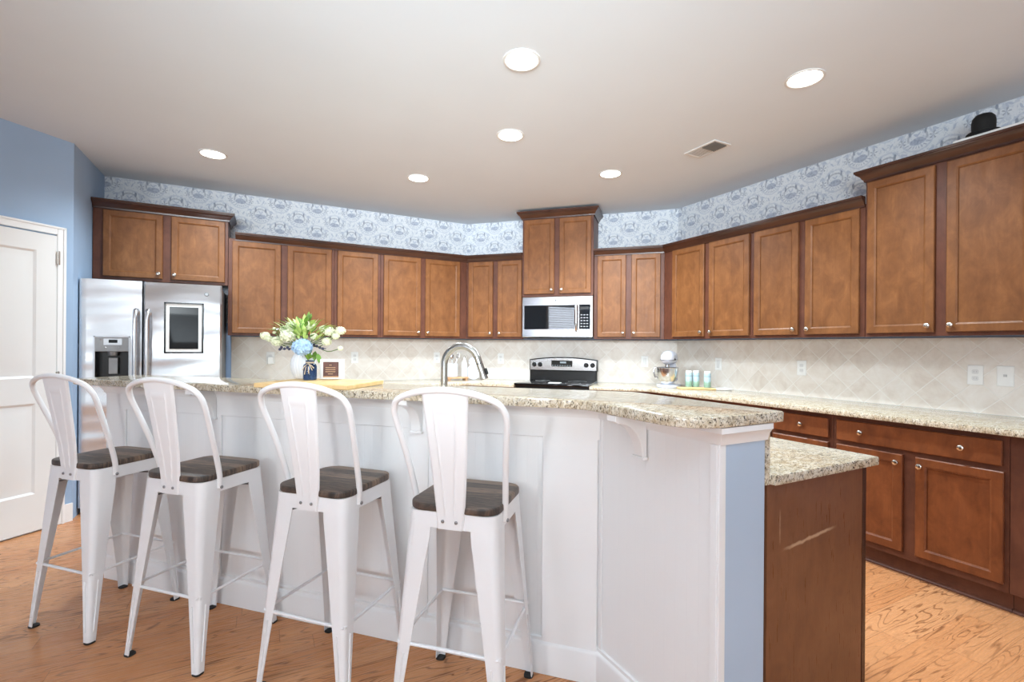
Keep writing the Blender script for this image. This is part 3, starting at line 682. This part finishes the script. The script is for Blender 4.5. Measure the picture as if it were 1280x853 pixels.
# lower island cabinet and worktop behind the knee wall
ic = thing('island_cabinet', 'low brown island cabinet behind the bar, scuffed end panel', 'cabinet', (1.62, .935, 0))
outer = [(1.373, .95), (1.905, .95), (1.905, 1.79), (-.16, 3.89), (-.55, 3.50), (1.373, 1.575)]
bm = nb(); prism(bm, outer, .001, .879); link('cabinet_box', bm, 'frame_wood', ic, True)
bm = nb(); box(bm, (1.3745, .935, .001), (1.908, .9498, .880), .001); ep = link('end_panel', bm, 'scuffed_panel_wood', ic, True)
bm = nb(); box(bm, (1.9082, .933, .10), (1.930, .975, .880), .001); link('face_frame', bm, 'crown_wood', ic, True)
bm = nb(); box(bm, (1.9062, .985, .145), (1.927, 1.33, .70), .004); box(bm, (1.9062, .985, .725), (1.927, 1.33, .852), .004); link('door', bm, 'base_wood', ic, True)
lw = ring_edge('island_worktop', [(1.3745, .909), (1.962, .909), (1.962, 1.81), (-.13, 3.92), (-.56, 3.49), (1.3745, 1.567)], .882, .914, 'low granite island worktop at the end of the bar, a step down')
bm = nb(); box(bm, (1.3525, .926, .8825), (1.3735, 1.55, 1.0765), .001); o = link('backsplash_strip', bm, 'granite', lw)

# ------------------------------------------------------------------ faucet
fa = thing('faucet', 'brushed steel gooseneck kitchen faucet behind the bar', 'faucet', (.815, 2.305, .914), -45)
bm = nb(); lathe(bm, [(.028, .0005), (.028, .006), (.022, .012), (.018, .03), (.0165, .06)], 24); link('base', bm, 'faucet_steel', fa)
ra = .094; pts = [(0, 0, .05), (0, 0, .15), (0, 0, .25), (0, 0, .291)]+[(ra-ra*math.cos(R(a)), 0, .291+ra*math.sin(R(a))) for a in range(12, 161, 8)]
e = Vector(pts[-1]); dr = Vector((math.sin(R(160)), 0, math.cos(R(160)))).normalized()
pts.append(tuple(e+dr*.031)); bm = nb(); tube(bm, pts, .0170, 16); link('gooseneck', bm, 'faucet_steel', fa)
e2 = e+dr*.031; bm = nb(); tube(bm, [e2, e2+dr*.004], .0145, 16); link('joint_ring', bm, 'rubber', fa)
bm = nb(); tube(bm, [e2+dr*.004, e2+dr*.05, e2+dr*.082], [.017, .0175, .0195], 16); sh = link('spray_head', bm, 'faucet_steel', fa)
bm = nb(); q = e2+dr*.045+Vector((.022, 0, .004)); box(bm, (-.005, -.007, -.016), (.006, .007, .016), .003, Matrix.Translation(q) @ Matrix.Rotation(R(-20), 4, 'Y')); link('spray_button', bm, 'rubber', sh)
bm = nb(); tube(bm, [(0, -.015, .075), (0, -.04, .08), (0, -.06, .12)], .007, 10); link('lever', bm, 'faucet_steel', fa)

# ------------------------------------------------------------------ bar stools
ST_H = .205
def half(z): return ST_H-.045*z/.72
def leg_mesh(sx, sy):
    bm = bmesh.new(); rows = []
    for z in (.006, .06, .15, .30, .45, .58, .66, .735):
        h = half(z); f = .030+.060*min(1, z/.66)**1.15; r = .012+.022*z/.735; th = .0035
        out = [(h-f, h)]+[(h-r+r*math.sin(R(a)), h-r+r*math.cos(R(a))) for a in range(0, 91, 15)]+[(h, h-f)]
        inn = [(h-th, h-f)]+[(h-r+(r-th)*math.sin(R(a)), h-r+(r-th)*math.cos(R(a))) for a in range(90, -1, -15)]+[(h-f, h-th)]
        rows.append([bm.verts.new((sx*p[0], sy*p[1], z)) for p in out+inn])
    c = len(rows[0])
    for a, b in zip(rows, rows[1:]):
        for j in range(c): bm.faces.new((a[j], a[(j+1) % c], b[(j+1) % c], b[j]))
    bm.faces.new(rows[0]); bm.faces.new(rows[-1][::-1])
    h = half(.14)
    # pressed ribs on the lower leg
    for ax in (0, 1):
        pr = []
        for z in (.05, .26):
            hh = half(z)+.0022; u = hh-.022-.012*(z > .1); pr.append((u, hh, z))
        t = bmesh.new(); pts = []
        P = [Vector((p[0] if ax == 0 else p[1], p[1] if ax == 0 else p[0], p[2])) for p in pr]
        P = [Vector((sx*p.x, sy*p.y, p.z)) for p in P]; tube(bm, [P[0], (P[0]+P[1])/2, P[1]], .0032, 6)
    return bm
def make_stool(label):
    t = thing('bar_stool', label, 'stool', (0, 0, 0), 0, 'white metal bar stools along the bar')
    for sx in (-1, 1):
        for sy in (-1, 1):
            lg = link('leg', leg_mesh(sx, sy), 'stool_metal', t, smooth=.7)
            bm = nb(); h = half(.012)-.018; prism(bm, rrect(.036, .036, .012, 4), .0006, .008, 0, 1, Matrix.Translation((sx*(h+.002), sy*(h+.002), 0))); link('foot_pad', bm, 'rubber', lg)
    bm = bmesh.new(); rows = []     # skirt under the seat
    for hz, z in ((half(.685), .685), (half(.737), .737), (half(.737)-.02, .7372), (half(.685)-.004, .685)):
        rows.append([bm.verts.new((p[0], p[1], z)) for p in rrect(2*hz+.001, 2*hz+.001, .035)])
    for a, b in ((0, 1), (1, 2), (2, 3), (3, 0)):
        A, B = rows[a], rows[b]; c = len(A)
        for j in range(c): bm.faces.new((A[j], A[(j+1) % c], B[(j+1) % c], B[j]))
    link('seat_frame', bm, 'stool_metal', t, smooth=.7)
    bm = nb(); prism(bm, rrect(.328, .328, .06, 7), .738, .764, .006, 3); link('seat', bm, 'seat_wood', t, smooth=.8)
    # hoop
    side = [(.1625, -.075, .700), (.168, -.082, .765), (.177, -.112, .87), (.190, -.150, .98), (.199, -.176, 1.05), (.195, -.192, 1.090), (.170, -.208, 1.122), (.095, -.222, 1.147), (0, -.226, 1.156)]
    pts = spline(side+[(-p[0], p[1], p[2]) for p in side[-2::-1]], 6)
    bm = nb(); tube(bm, pts, .0108, 12); link('back_hoop', bm, 'stool_metal', t)
    # back splat: folded sheet with an embossed tapering rib
    bm = bmesh.new(); nz, nx = 40, 56; G = []
    for k in range(nz+1):
        s = k/nz; z = .685+s*(1.150-.685); hw = .046+.036*s**.9
        yb = -.1655 if z < .74 else -.1655-(.0595)*((z-.74)/(1.150-.74))**1.15
        yb -= .003 if z < .74 else .003*(1-min(1, (z-.74)/.1))
        row = []
        for i in range(nx+1):
            u = -1+2*i/nx; x = u*hw
            rib = 0
            if .12 < s < .86:
                rw = .016+.022*(s-.12)/.74; e = abs(abs(x)-rw)
                rib = -.0035*max(0, 1-e/.0038)
            elif .86 <= s < .90 and abs(x) < .04: rib = -.0035
            edge = .006*max(0, (abs(u)-.9)/.1)
            row.append((x, yb+rib+edge-.004*(1-u*u)*s, z))
        G.append(row)
    F = [[bm.verts.new(p) for p in r_] for r_ in G]; Bk = [[bm.verts.new((p[0], p[1]+.003, p[2])) for p in r_] for r_ in G]
    for k in range(nz):
        for i in range(nx):
            bm.faces.new((F[k][i], F[k][i+1], F[k+1][i+1], F[k+1][i])); bm.faces.new((Bk[k][i], Bk[k+1][i], Bk[k+1][i+1], Bk[k][i+1]))
        bm.faces.new((F[k][0], F[k+1][0], Bk[k+1][0], Bk[k][0])); bm.faces.new((F[k][nx], Bk[k][nx], Bk[k+1][nx], F[k+1][nx]))
    for i in range(nx):
        bm.faces.new((F[0][i], Bk[0][i], Bk[0][i+1], F[0][i+1])); bm.faces.new((F[nz][i], F[nz][i+1], Bk[nz][i+1], Bk[nz][i]))
    sp = link('back_splat', bm, 'stool_metal', t, smooth=.9)
    for xx in (-.024, .024):
        bm = nb(); sphere(bm, (xx, -.1715, .712), .006, .004, .006, 12); link('bolt', bm, 'zinc', sp)
    for sx in (-1, 1):
        bm = nb(); sphere(bm, (sx*.174, -.075, .704), .005, .007, .007, 12); link('side_bolt', bm, 'zinc', t)
    h = half(.29)-.006
    for a, b in (((-h, -h), (h, -h)), ((-h, h), (h, h)), ((-h, -h), (-h, h)), ((h, -h), (h, h))):
        bm = nb(); tube(bm, [(a[0], a[1], .29), ((a[0]+b[0])/2, (a[1]+b[1])/2, .29), (b[0], b[1], .29)], .0062, 8); link('rung', bm, 'stool_metal', t)
    h = half(.655)-.012
    for s_ in (1, -1):
        bm = nb(); tube(bm, [(-h, -h*s_, .652), (-h*.3, -h*.3*s_, .672+.004*s_), (h*.3, h*.3*s_, .672+.004*s_), (h, h*s_, .652)], .007, 6, None, .5); link('brace', bm, 'zinc', t)
    return t
st = make_stool('leftmost white metal bar stool, nearest the white door')
st.location = (-.656, 2.942, 0); st.rotation_euler = (0, 0, R(-45.5))
dup(st, (-.2185, 2.4975, 0), -45.2, 'second white metal bar stool from the left, in front of the refrigerator')
dup(st, (.268, 2.036, 0), -46.5, 'third white metal bar stool from the left, in front of the flowers')
dup(st, (.671, 1.628, 0), -43.5, 'rightmost and nearest white metal bar stool, in front of the faucet')

# ------------------------------------------------------------------ things on the bar
cb = Vector((.243, 2.367)); ang = math.degrees(math.atan2(.283, -.352))
bm = nb(); prism(bm, rrect(.452, .334, .006, 3), .0006, .0205, .002, 1); o = link('cutting_board', bm, 'board_wood'); o.location = (cb.x, cb.y, ZBAR); o.rotation_euler = (0, 0, R(ang))
tag(o, 'light wooden cutting board lying on the bar under the flowers', 'cutting board')
ZK = ZBAR+.021
va = thing('vase', 'white ribbed ceramic vase on the cutting board', 'vase', (.178, 2.592, ZK))
bm = nb(); lathe(bm, [(.032, .0005), (.044, .01), (.056, .04), (.060, .07), (.056, .098), (.045, .118), (.040, .126), (.036, .126), (.040, .115), (.030, .02)], 32); link('vase_body', bm, 'ribbed_white', va)
va['label'] = 'white ribbed ceramic vase of green and cream flowers on the cutting board'
rnd = random.Random(4)
def leaf(bm, p, d, L, Wd, up=Vector((0, 0, 1))):
    d = d.normalized(); s = d.cross(up).normalized() if abs(d.z) < .95 else Vector((1, 0, 0)); nn = s.cross(d)
    a = [p]; rows = []
    for t, w_ in ((0, .05), (.25, .8), (.5, 1), (.78, .6), (1, .02)):
        c = p+d*L*t-nn*L*.22*t*t; rows.append([bm.verts.new(c-s*Wd*w_*.5+nn*.1*Wd*w_), bm.verts.new(c), bm.verts.new(c+s*Wd*w_*.5+nn*.1*Wd*w_)])
    for A, B in zip(rows, rows[1:]):
        for j in range(2): bm.faces.new((A[j], A[j+1], B[j+1], B[j]))
def bloom(c, r, name, mat, parent, nfl=70, flat=.8):
    bm = bmesh.new(); c = Vector(c)
    for k in range(nfl):
        zf = 1-2*(k+.5)/nfl; a = k*2.39996; q = math.sqrt(1-zf*zf); nv = Vector((q*math.cos(a), q*math.sin(a), zf*flat)).normalized()
        pc = c+Vector((q*math.cos(a), q*math.sin(a), zf*flat))*r*(.86+.16*rnd.random())
        s = nv.orthogonal().normalized(); u = nv.cross(s); w0 = rnd.random()*6.28; L = r*.30
        cv = bm.verts.new(pc-nv*L*.2)
        for j in range(4):
            aa = w0+j*math.pi/2; e = s*math.cos(aa)+u*math.sin(aa); f = s*math.cos(aa+.7)+u*math.sin(aa+.7); g = s*math.cos(aa-.7)+u*math.sin(aa-.7)
            bm.faces.new((cv, bm.verts.new(pc+g*L*.62), bm.verts.new(pc+e*L+nv*L*.12), bm.verts.new(pc+f*L*.62)))
    sphere(bm, c, r*.8, r*.8, r*.8*flat, 10)
    return link(name, bm, mat, parent)
bo = thing('flower_bouquet', 'spreading bouquet of cream blooms and green leaves in the white vase', 'flowers', (.178, 2.592, ZK+.10))
# image-plane axes at the vase: right and towards the viewer
rt = Vector((math.cos(R(HEAD)), -math.sin(R(HEAD)), 0)); bk = Vector((math.sin(R(HEAD)), math.cos(R(HEAD)), 0))
def bp(dx, dz, dy=0): return rt*dx+Vector((0, 0, dz))+bk*dy
heads = [((px-381)*.0040, (448-py)*.0040, dy, rp*.0040) for px, py, rp, dy in (
    (333, 420, 6, 0), (340, 424, 4.5, -.01), (352, 427, 7.5, -.03), (363, 408, 8, .03), (356, 412, 6, .01), (367, 420, 9.5, -.05), (347, 411, 2.4, -.02), (347, 416, 2.4, -.02),
    (377, 408, 6.5, .02), (388, 407, 6.5, .0), (404, 411, 5.5, .02), (413, 414, 7, .0), (427, 413, 6.5, .0), (423, 420, 5, -.02), (413, 427, 6, -.03), (427, 435, 3.5, 0), (396, 420, 5, -.02))]
sb = nb()
for dx, dz, dy, r_ in heads:
    tube(sb, spline([bp(0, -.02), bp(dx*.09, .035, dy*.12), bp(dx*.22, .07, dy*.3), bp(dx*.65, dz*.7, dy*.7), bp(dx, dz, dy)], 4), .0022, 6)
link('stems', sb, 'stem_green', bo)
for dx, dz, dy, r_ in heads: bloom(bp(dx, dz, dy), r_, 'bloom', 'petal_cream', bo, 44 if r_ > .012 else 14)
for mat, cnt, seed in (('leaf_green', 52, 2), ('leaf_light', 78, 5)):
    bm = bmesh.new(); rr_ = random.Random(seed)
    for k in range(cnt):
        dx = rr_.uniform(-.14, .15); dz = rr_.uniform(.05, .15)*(1-abs(dx)*1.8)+.04; dy = rr_.uniform(-.06, .06)
        d = Vector((dx*1.3, 0, 0)); dirv = bp(dx*1.2, .09+rr_.uniform(-.05, .09), dy*1.2)
        leaf(bm, bp(dx*.75, dz, dy), dirv, rr_.uniform(.04, .062), rr_.uniform(.016, .026))
    link('leaves', bm, mat, bo)
bm = bmesh.new()
for k in range(3): leaf(bm, bp(.060+.012*k, .050-.012*k, -.03), bp(.02*(k-1), -.05, -.02), .05, .026)
link('drooping_leaf', bm, 'leaf_green', bo)
bm = bmesh.new()
for dx, dz in ((-.10, .055), (-.085, .048), (-.07, .055), (-.108, .045), (.06, .07), (.075, .062), (.05, .062), (.09, .055), (.105, .05), (-.062, .047)): sphere(bm, bp(dx, dz, -.02), .007, seg=8)
tube(bm, [bp(-.11, .045, -.02), bp(-.06, .05, -.01), bp(-.02, .05)], .002, 6); tube(bm, [bp(.12, .05, -.02), bp(.06, .06, -.01), bp(.02, .05)], .002, 6)
link('berries', bm, 'berry_navy', bo)
# blue bottle and hydrangea
bl = thing('glass_bottle', 'small blue glass bottle with twine round its neck', 'bottle', (.200, 2.478, ZK))
bm = nb(); lathe(bm, [(.028, .0006), (.031, .004), (.031, .064), (.028, .074), (.019, .080), (.017, .086), (.0195, .089), (.0195, .094), (.0145, .094), (.013, .082), (.026, .07), (.028, .006)], 28); link('bottle_body', bm, 'flower_glass', bl)
bm = nb()
for k in range(3): lathe(bm, [(.0185, .079+.003*k), (.0200, .0805+.003*k), (.0185, .082+.003*k)], 20, None, False)
q = bp(0, .078, -.021)
for sx, L in ((-.012, .05), (.008, .046), (.024, .03), (-.022, .03), (.032, .02)):
    tube(bm, spline([q, q+bp(sx*.6, -L*.4, -.010), q+bp(sx, -L, -.0118)], 4), .0022, 6)
link('twine_bow', bm, 'twine', bl)
hy = thing('hydrangea', 'single blue hydrangea head standing in the blue bottle', 'flowers', (.200, 2.478, ZK+.1))
bm = nb(); tube(bm, [(0, 0, -.088), (0, 0, -.02), tuple(bp(-.018, .03, -.03))], .003, 8); link('stem', bm, 'stem_green', hy)
bloom(bp(-.022, .058, -.035), .046, 'flower_head', 'petal_blue', hy, 110, .82)
bm = bmesh.new(); leaf(bm, bp(.0, -.002, -.015), bp(.016, .045, -.03), .045, .03); leaf(bm, bp(.0, .0, -.015), bp(.05, .03, -.02), .045, .026); leaf(bm, bp(.0, .02, -.02), bp(-.04, .02, -.02), .04, .02); link('leaf', bm, 'leaf_green', hy)
# small block sign
sg = thing('block_sign', 'small white block frame holding a brown printed card', 'sign', (.302, 2.487, ZK), -HEAD+4)
bm = nb(); box(bm, (-.056, -.012, .0005), (.056, .014, .099), .002); link('block', bm, 'white_ceramic', sg)
bm = nb(); box(bm, (-.040, -.0135, .010), (.034, -.0118, .086)); cd = link('card', bm, 'brown_card', sg)
bm = nb()
for zz, w_ in ((.070, .006), (.058, .024), (.048, .024), (.038, .024), (.027, .012)): box(bm, (-.005-w_, -.0142, zz-.0015), (-.005+w_, -.0134, zz+.0015))
box(bm, (-.039, -.0142, .0105), (.033, -.0134, .016)); link('card_lettering', bm, 'gilt_ink', cd)

# ------------------------------------------------------------------ back corner group
tr = thing('wooden_tray', 'small wooden riser tray on the counter behind the faucet', 'tray', (1.925, 5.03, .914), 0)
bm = nb(); box(bm, (-.125, -.06, .022), (.125, .06, .04), .003); link('tray_top', bm, 'tray_wood', tr)
bm = nb()
for sx in (-1, 1): box(bm, (sx*.1-.012, -.05, .0005), (sx*.1+.012, .05, .022), .002)
link('tray_feet', bm, 'tray_wood', tr)
ZU = .9545
cr = thing('utensil_crock', 'white ribbed utensil crock on the wooden riser tray', 'crock', (1.872, 5.03, ZU))
bm = nb(); lathe(bm, [(.056, .0005), (.062, .004), (.063, .148), (.060, .148), (.058, .01)], 36); link('crock_body', bm, 'ribbed_white', cr)
for i, (dx, dy, tl, nm, mt) in enumerate(((-.03, 0, -.05, 'spatula', 'white_plastic'), (.0, .02, .0, 'ladle', 'steel_bright'), (.02, .02, .05, 'whisk', 'steel_bright'))):
    u_ = thing(nm, ('white spatula in the utensil crock', 'steel ladle standing in the utensil crock', 'steel whisk leaning right in the utensil crock')[i], 'utensil', (1.872+dx*.4, 5.03+dy*.4, ZU+.012))
    bm = nb(); tube(bm, [(0, 0, 0), (tl*.5+dx*.2, 0, .12), (tl*.9+dx*.4, 0, .19)], .004, 8); link('handle', bm, mt, u_)
    e = Vector((tl*.9+dx*.4, 0, .19)); bm = nb()
    if nm == 'spatula': box(bm, (-.02, -.003, 0), (.02, .003, .055), .002, Matrix.Translation(e))
    elif nm == 'ladle': sphere(bm, e+Vector((0, 0, .02)), .026, .012, .03)
    else:
        for k in range(6):
            a = math.pi*k/6; tube(bm, spline([e, e+Vector((.02*math.cos(a)+.008, .02*math.sin(a), .03)), e+Vector((.014, 0, .07)), e+Vector((-.02*math.cos(a)+.008, -.02*math.sin(a), .03)), e], 4), .0012, 5)
    link('head', bm, mt, u_)
bt_ = thing('oil_bottle', 'slim white ceramic bottle with pointed neck beside the crock', 'bottle', (2.003, 4.995, ZU))
bm = nb(); lathe(bm, [(.030, .0005), (.033, .004), (.033, .135), (.030, .155), (.014, .186), (.011, .2), (.011, .212)], 28); link('bottle_body', bm, 'white_ceramic', bt_)
bm = nb(); lathe(bm, [(.0095, .2125), (.009, .226), (.004, .24)], 14); link('pour_spout', bm, 'nickel', bt_)
pb = thing('pineapple_board', 'white pineapple shaped board leaning on the tile near the corner', 'board', (2.118, 5.005, .914), -12)
pts = [(.078*math.cos(R(a)), .085+.084*math.sin(R(a))) for a in range(-80, 60, 10)]
pts += [(.030, .175), (.056, .196), (.034, .200), (.052, .232), (.028, .226), (.024, .254), (.006, .236), (-.006, .270), (-.014, .236), (-.032, .25), (-.03, .224), (-.052, .228), (-.034, .198), (-.054, .192), (-.030, .174)]
pts += [(.078*math.cos(R(a)), .085+.084*math.sin(R(a))) for a in range(120, 261, 10)]
bm = nb(); prism(bm, pts, -.007, .007, .002, 1, Matrix.Rotation(R(-12), 4, 'X') @ XZ); bmesh.ops.translate(bm, verts=bm.verts[:], vec=(0, 0, .004)); link('board_body', bm, 'lilac_enamel', pb)

# ------------------------------------------------------------------ stand mixer, tray and jars
mx_ = thing('stand_mixer', 'white stand mixer with steel bowl in the right counter corner', 'mixer', (3.515, 3.425, .914), -58)
# local -y faces the room
bm = nb(); prism(bm, rrect(.20, .30, .09, 8, 0, -.0), .0006, .028, .008, 3); link('base', bm, 'lilac_enamel', mx_)
bm = nb(); t_ = [(.11, .0), (.13, .05), (.125, .14), (.105, .21)]
for (y0, z0), (y1, z1) in zip(t_, t_[1:]): pass
tube(bm, spline([(0, .10, .075), (0, .115, .11), (0, .115, .16), (0, .09, .235)], 6), [.062-.016*k/18 for k in range(19)], 20); link('column', bm, 'lilac_enamel', mx_)
bm = nb(); tube(bm, spline([(0, .16, .275), (0, .14, .28), (0, .08, .285), (0, 0, .288), (0, -.08, .284), (0, -.125, .278), (0, -.14, .276)], 5), [.012, .03, .042, .050, .055, .058, .061, .063, .0645, .0655, .066, .0665, .067, .067, .067, .067, .0665, .066, .065, .064, .062, .060, .057, .054, .048, .042, .035, .03, .024, .015, .006][:31], 24); hd = link('motor_head', bm, 'lilac_enamel', mx_)
bm = nb(); lathe(bm, [(.0685, -.004), (.0692, 0), (.0685, .004)], 28, Matrix.Translation((0, -.045, .287)) @ Matrix.Rotation(R(90), 4, 'X') @ Matrix.Scale(1, 4), False)
prism(bm, rrect(.134, .29, .062, 8, 0, .004), .262, .2675, 0, 1); link('trim_band', bm, 'panel_grey', hd)
bm = nb(); sphere(bm, (.064, -.045, .272), .010); sphere(bm, (-.064, -.045, .272), .008); box(bm, (-.012, -.125, .318), (.02, -.095, .326), .003); link('speed_lever', bm, 'black_enamel', hd)
bm = nb(); lathe(bm, [(.020, .222), (.024, .20), (.014, .19), (.010, .165)], 16, Matrix.Translation((0, -.07, 0))); link('beater_shaft', bm, 'steel_bright', mx_)
bm = nb(); lathe(bm, [(.045, .029), (.05, .034), (.052, .04), (.078, .07), (.094, .11), (.102, .16), (.104, .190), (.107, .193), (.1035, .195), (.1, .188), (.09, .11), (.074, .072), (.03, .045)], 36, Matrix.Translation((0, -.07, 0))); bw = link('bowl', bm, 'steel_bright', mx_)
bm = nb(); tube(bm, spline([(-.10, -.075, .185), (-.118, -.08, .186), (-.124, -.085, .15), (-.112, -.08, .10), (-.088, -.07, .088)], 5), .006, 8, None, 1.4); link('bowl_handle', bm, 'steel_bright', bw)
# tray
ty = thing('serving_tray', 'long low wood and marble tray on the right counter', 'tray', (3.622, 3.115, .914), math.degrees(math.atan2(-.536, .844)))
bm = nb(); box(bm, (-.215, -.080, .0006), (.10, .080, .014), .003); link('wood_section', bm, 'board_wood', ty)
bm = nb(); box(bm, (.1005, -.085, .0006), (.24, .085, .014), .003); link('marble_section', bm, 'marble', ty)
j0 = None
for lab, (jx, jy) in (('green and blue printed jar, left of the adjacent pair', (3.585, 3.242)), ('green and blue printed jar, right of the adjacent pair', (3.640, 3.205)), ('green and blue printed jar standing alone, rightmost of three', (3.668, 3.098))):
    if j0 is None:
        j0 = thing('printed_jar', lab, 'jar', (jx, jy, .9285), 0, 'printed jars on the serving tray')
        bm = nb(); lathe(bm, [(.028, .0005), (.031, .004), (.031, .128), (.027, .134)], 28); link('jar_body', bm, 'jar_print', j0)
        bm = nb(); lathe(bm, [(.027, .1342), (.0275, .150), (.025, .153)], 24); link('lid', bm, 'jar_lid', j0)
    else: dup(j0, (jx, jy, .9285), 20, lab)
ss = nb(); sphere(ss, (0, 0, .012), .016, .012, .012); sphere(ss, (.045, -.02, .008), .011, .008, .008); tube(ss, [(0, 0, .012), (.03, -.012, .010), (.045, -.02, .008)], .004, 6); o = link('power_plug', ss, 'rubber'); o.location = (3.70, 3.325, .9145); tag(o, 'small dark plug lying on the counter beside the mixer', 'plug')

# ------------------------------------------------------------------ on top of the tall right cabinet
bm = nb(); box(bm, (-.13, -.19, .0005), (.13, .14, .086), .002); o = link('storage_box', bm, 'white_plastic'); o.location = (3.70, 1.15, ZH); tag(o, 'flat white box on the tall cabinet under the black hat', 'box')
ht = thing('hat', 'small black domed hat on the white box atop the tall cabinet', 'hat', (3.625, 1.172, ZH+.0875), 15)
bm = nb(); lathe(bm, [(.070, .0006), (.076, .010), (.074, .016), (.066, .019), (.052, .017), (.050, .022)], 32); link('brim', bm, 'black_felt', ht)
bm = nb(); lathe(bm, [(.0505, .018), (.0515, .04), (.0525, .075), (.048, .100), (.036, .115), (.018, .122), (.004, .124)], 32); link('crown', bm, 'black_felt', ht)

# ------------------------------------------------------------------ outlets
def outlet(label, org, rz, x, z, kind='outlet', y=-.0098):
    q = Vector((org[0], org[1]))+Matrix.Rotation(R(rz), 2) @ Vector((x, y)); t = thing('wall_outlet' if kind != 'switch' else 'light_switch', label, 'outlet' if kind != 'switch' else 'switch', (q.x, q.y, z), rz, 'white wall plates on the tile')
    bm = nb(); box(bm, (-.037, -.005, -.060), (.037, -.0004, .060), .002); link('cover_plate', bm, 'white_plastic', t)
    if kind == 'switch':
        bm = nb(); box(bm, (-.016, -.009, -.033), (.016, -.0048, .033), .002); link('rocker', bm, 'white_ceramic', t)
    elif kind == 'jack':
        bm = nb(); box(bm, (-.008, -.008, -.004), (.008, -.0048, .010), .001); link('jack', bm, 'socket_grey', t)
    else:
        for zz in (-.02, .02):
            bm = nb(); prism(bm, rrect(.032, .028, .009, 4), -.0065, -.0048, 0, 1, XZ @ Matrix.Translation((0, zz, 0))); so = link('socket', bm, 'white_ceramic', t)
            bm = nb()
            for xx in (-.006, .006): box(bm, (xx-.0012, -.0072, zz-.004), (xx+.0012, -.0064, zz+.005))
            link('slots', bm, 'socket_grey', so)
    return t
ol = outlet('white wall outlet with a plug-in device, left of the flowers', O1, 0, .066, 1.166)
bm = nb(); box(bm, (-.028, -.045, -.062), (.028, -.0075, .012), .006); lo_ = link('plug_in_device', bm, 'white_plastic'); lo_.location = ol.location; tag(lo_, 'white plug-in device in the outlet left of the flowers', 'plug')
outlet('white wall outlet just right of the flowers', O1, 0, .873, 1.166)
outlet('white wall outlet just left of the faucet', O1, 0, 1.792, 1.162)
outlet('white wall outlet between the faucet and the range', O2, -45, -1.806, 1.155)
outlet('white wall plate between the range and the mixer', O2, -45, -.179, 1.147, 'switch')
outlet('white wall plate right of the mixer and jars', O3, -90, -3.128, 1.146, 'switch')
outlet('white wall outlet alone in the middle of the right wall tile', O3, -90, -2.334, 1.143)
outlet('white wall outlet, left of the close pair at far right', O3, -90, -1.275, 1.146)
outlet('white jack plate, right of the close pair at far right', O3, -90, -1.142, 1.146, 'jack')

# ------------------------------------------------------------------ ceiling lights and vent
l0 = None
def spot(k):
    d = bpy.data.lights.new('recessed_lamp', 'SPOT'); d.energy = LAMP_POWER[k]; d.spot_size = R(150); d.spot_blend = .8; d.shadow_soft_size = .07; d.color = LAMP_COLOR
    return d
for k_, (lab, (x, y)) in enumerate((('recessed ceiling light at top center, largest in view', (1.160, 2.142)), ('recessed ceiling light at the upper right, nearest the right wall', (2.589, 1.563)), ('recessed ceiling light in the middle of the ceiling, below the largest one', (1.508, 2.941)), ('recessed ceiling light at far left, over the refrigerator', (-.353, 4.324)), ('recessed ceiling light left of the tall range cabinet, over the flowers side', (1.191, 4.075)), ('recessed ceiling light right of the tall range cabinet', (2.586, 3.189)))):
    if l0 is None:
        l0 = thing('recessed_light', lab, 'light', (x, y, ZC), 0, 'recessed ceiling lights')
        bm = nb(); lathe(bm, [(.097, -.0005), (.096, -.005), (.086, -.007), (.080, -.003), (.080, -.0005)], 40, None, False); link('trim_ring', bm, 'vent_metal', l0)
        bm = nb(); lathe(bm, [(.0795, -.001), (.0795, -.0032), (.05, -.0042), (.01, -.0045)], 40); link('lens', bm, 'lamp_glow', l0)
    else: dup(l0, (x, y, ZC), 0, lab)
    so = bpy.data.objects.new('recessed_lamp', spot(k_)); col.objects.link(so); so.location = (x, y, ZC-.02)
vt = thing('ceiling_vent', 'white two way ceiling vent, one half coloured as in shade', 'vent', (2.882, 2.452, ZC), 0)
bm = nb()
for a, b in (((-.085, -.14, -.008), (-.066, .14, -.0005)), ((.066, -.14, -.008), (.085, .14, -.0005)), ((-.066, -.14, -.008), (.066, -.122, -.0005)), ((-.066, .122, -.008), (.066, .14, -.0005)), ((-.066, -.005, -.008), (.066, .005, -.0005))): box(bm, a, b, .002)
link('frame', bm, 'vent_metal', vt)
bm = nb(); box(bm, (-.066, -.122, -.002), (.066, .122, -.0006)); link('backing', bm, 'vent_shade', vt)
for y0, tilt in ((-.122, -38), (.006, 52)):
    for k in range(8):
        bm = nb(); box(bm, (-.066, -.0075, -.0006), (.066, .0075, .0006), 0, Matrix.Translation((0, y0+.0085+k*.0142, -.0065)) @ Matrix.Rotation(R(tilt if y0 < 0 else 12), 4, 'X')); link('louver', bm, 'vent_shade' if y0 < 0 else 'vent_metal', vt)  # louvers of one half get the darker colour in place of shade
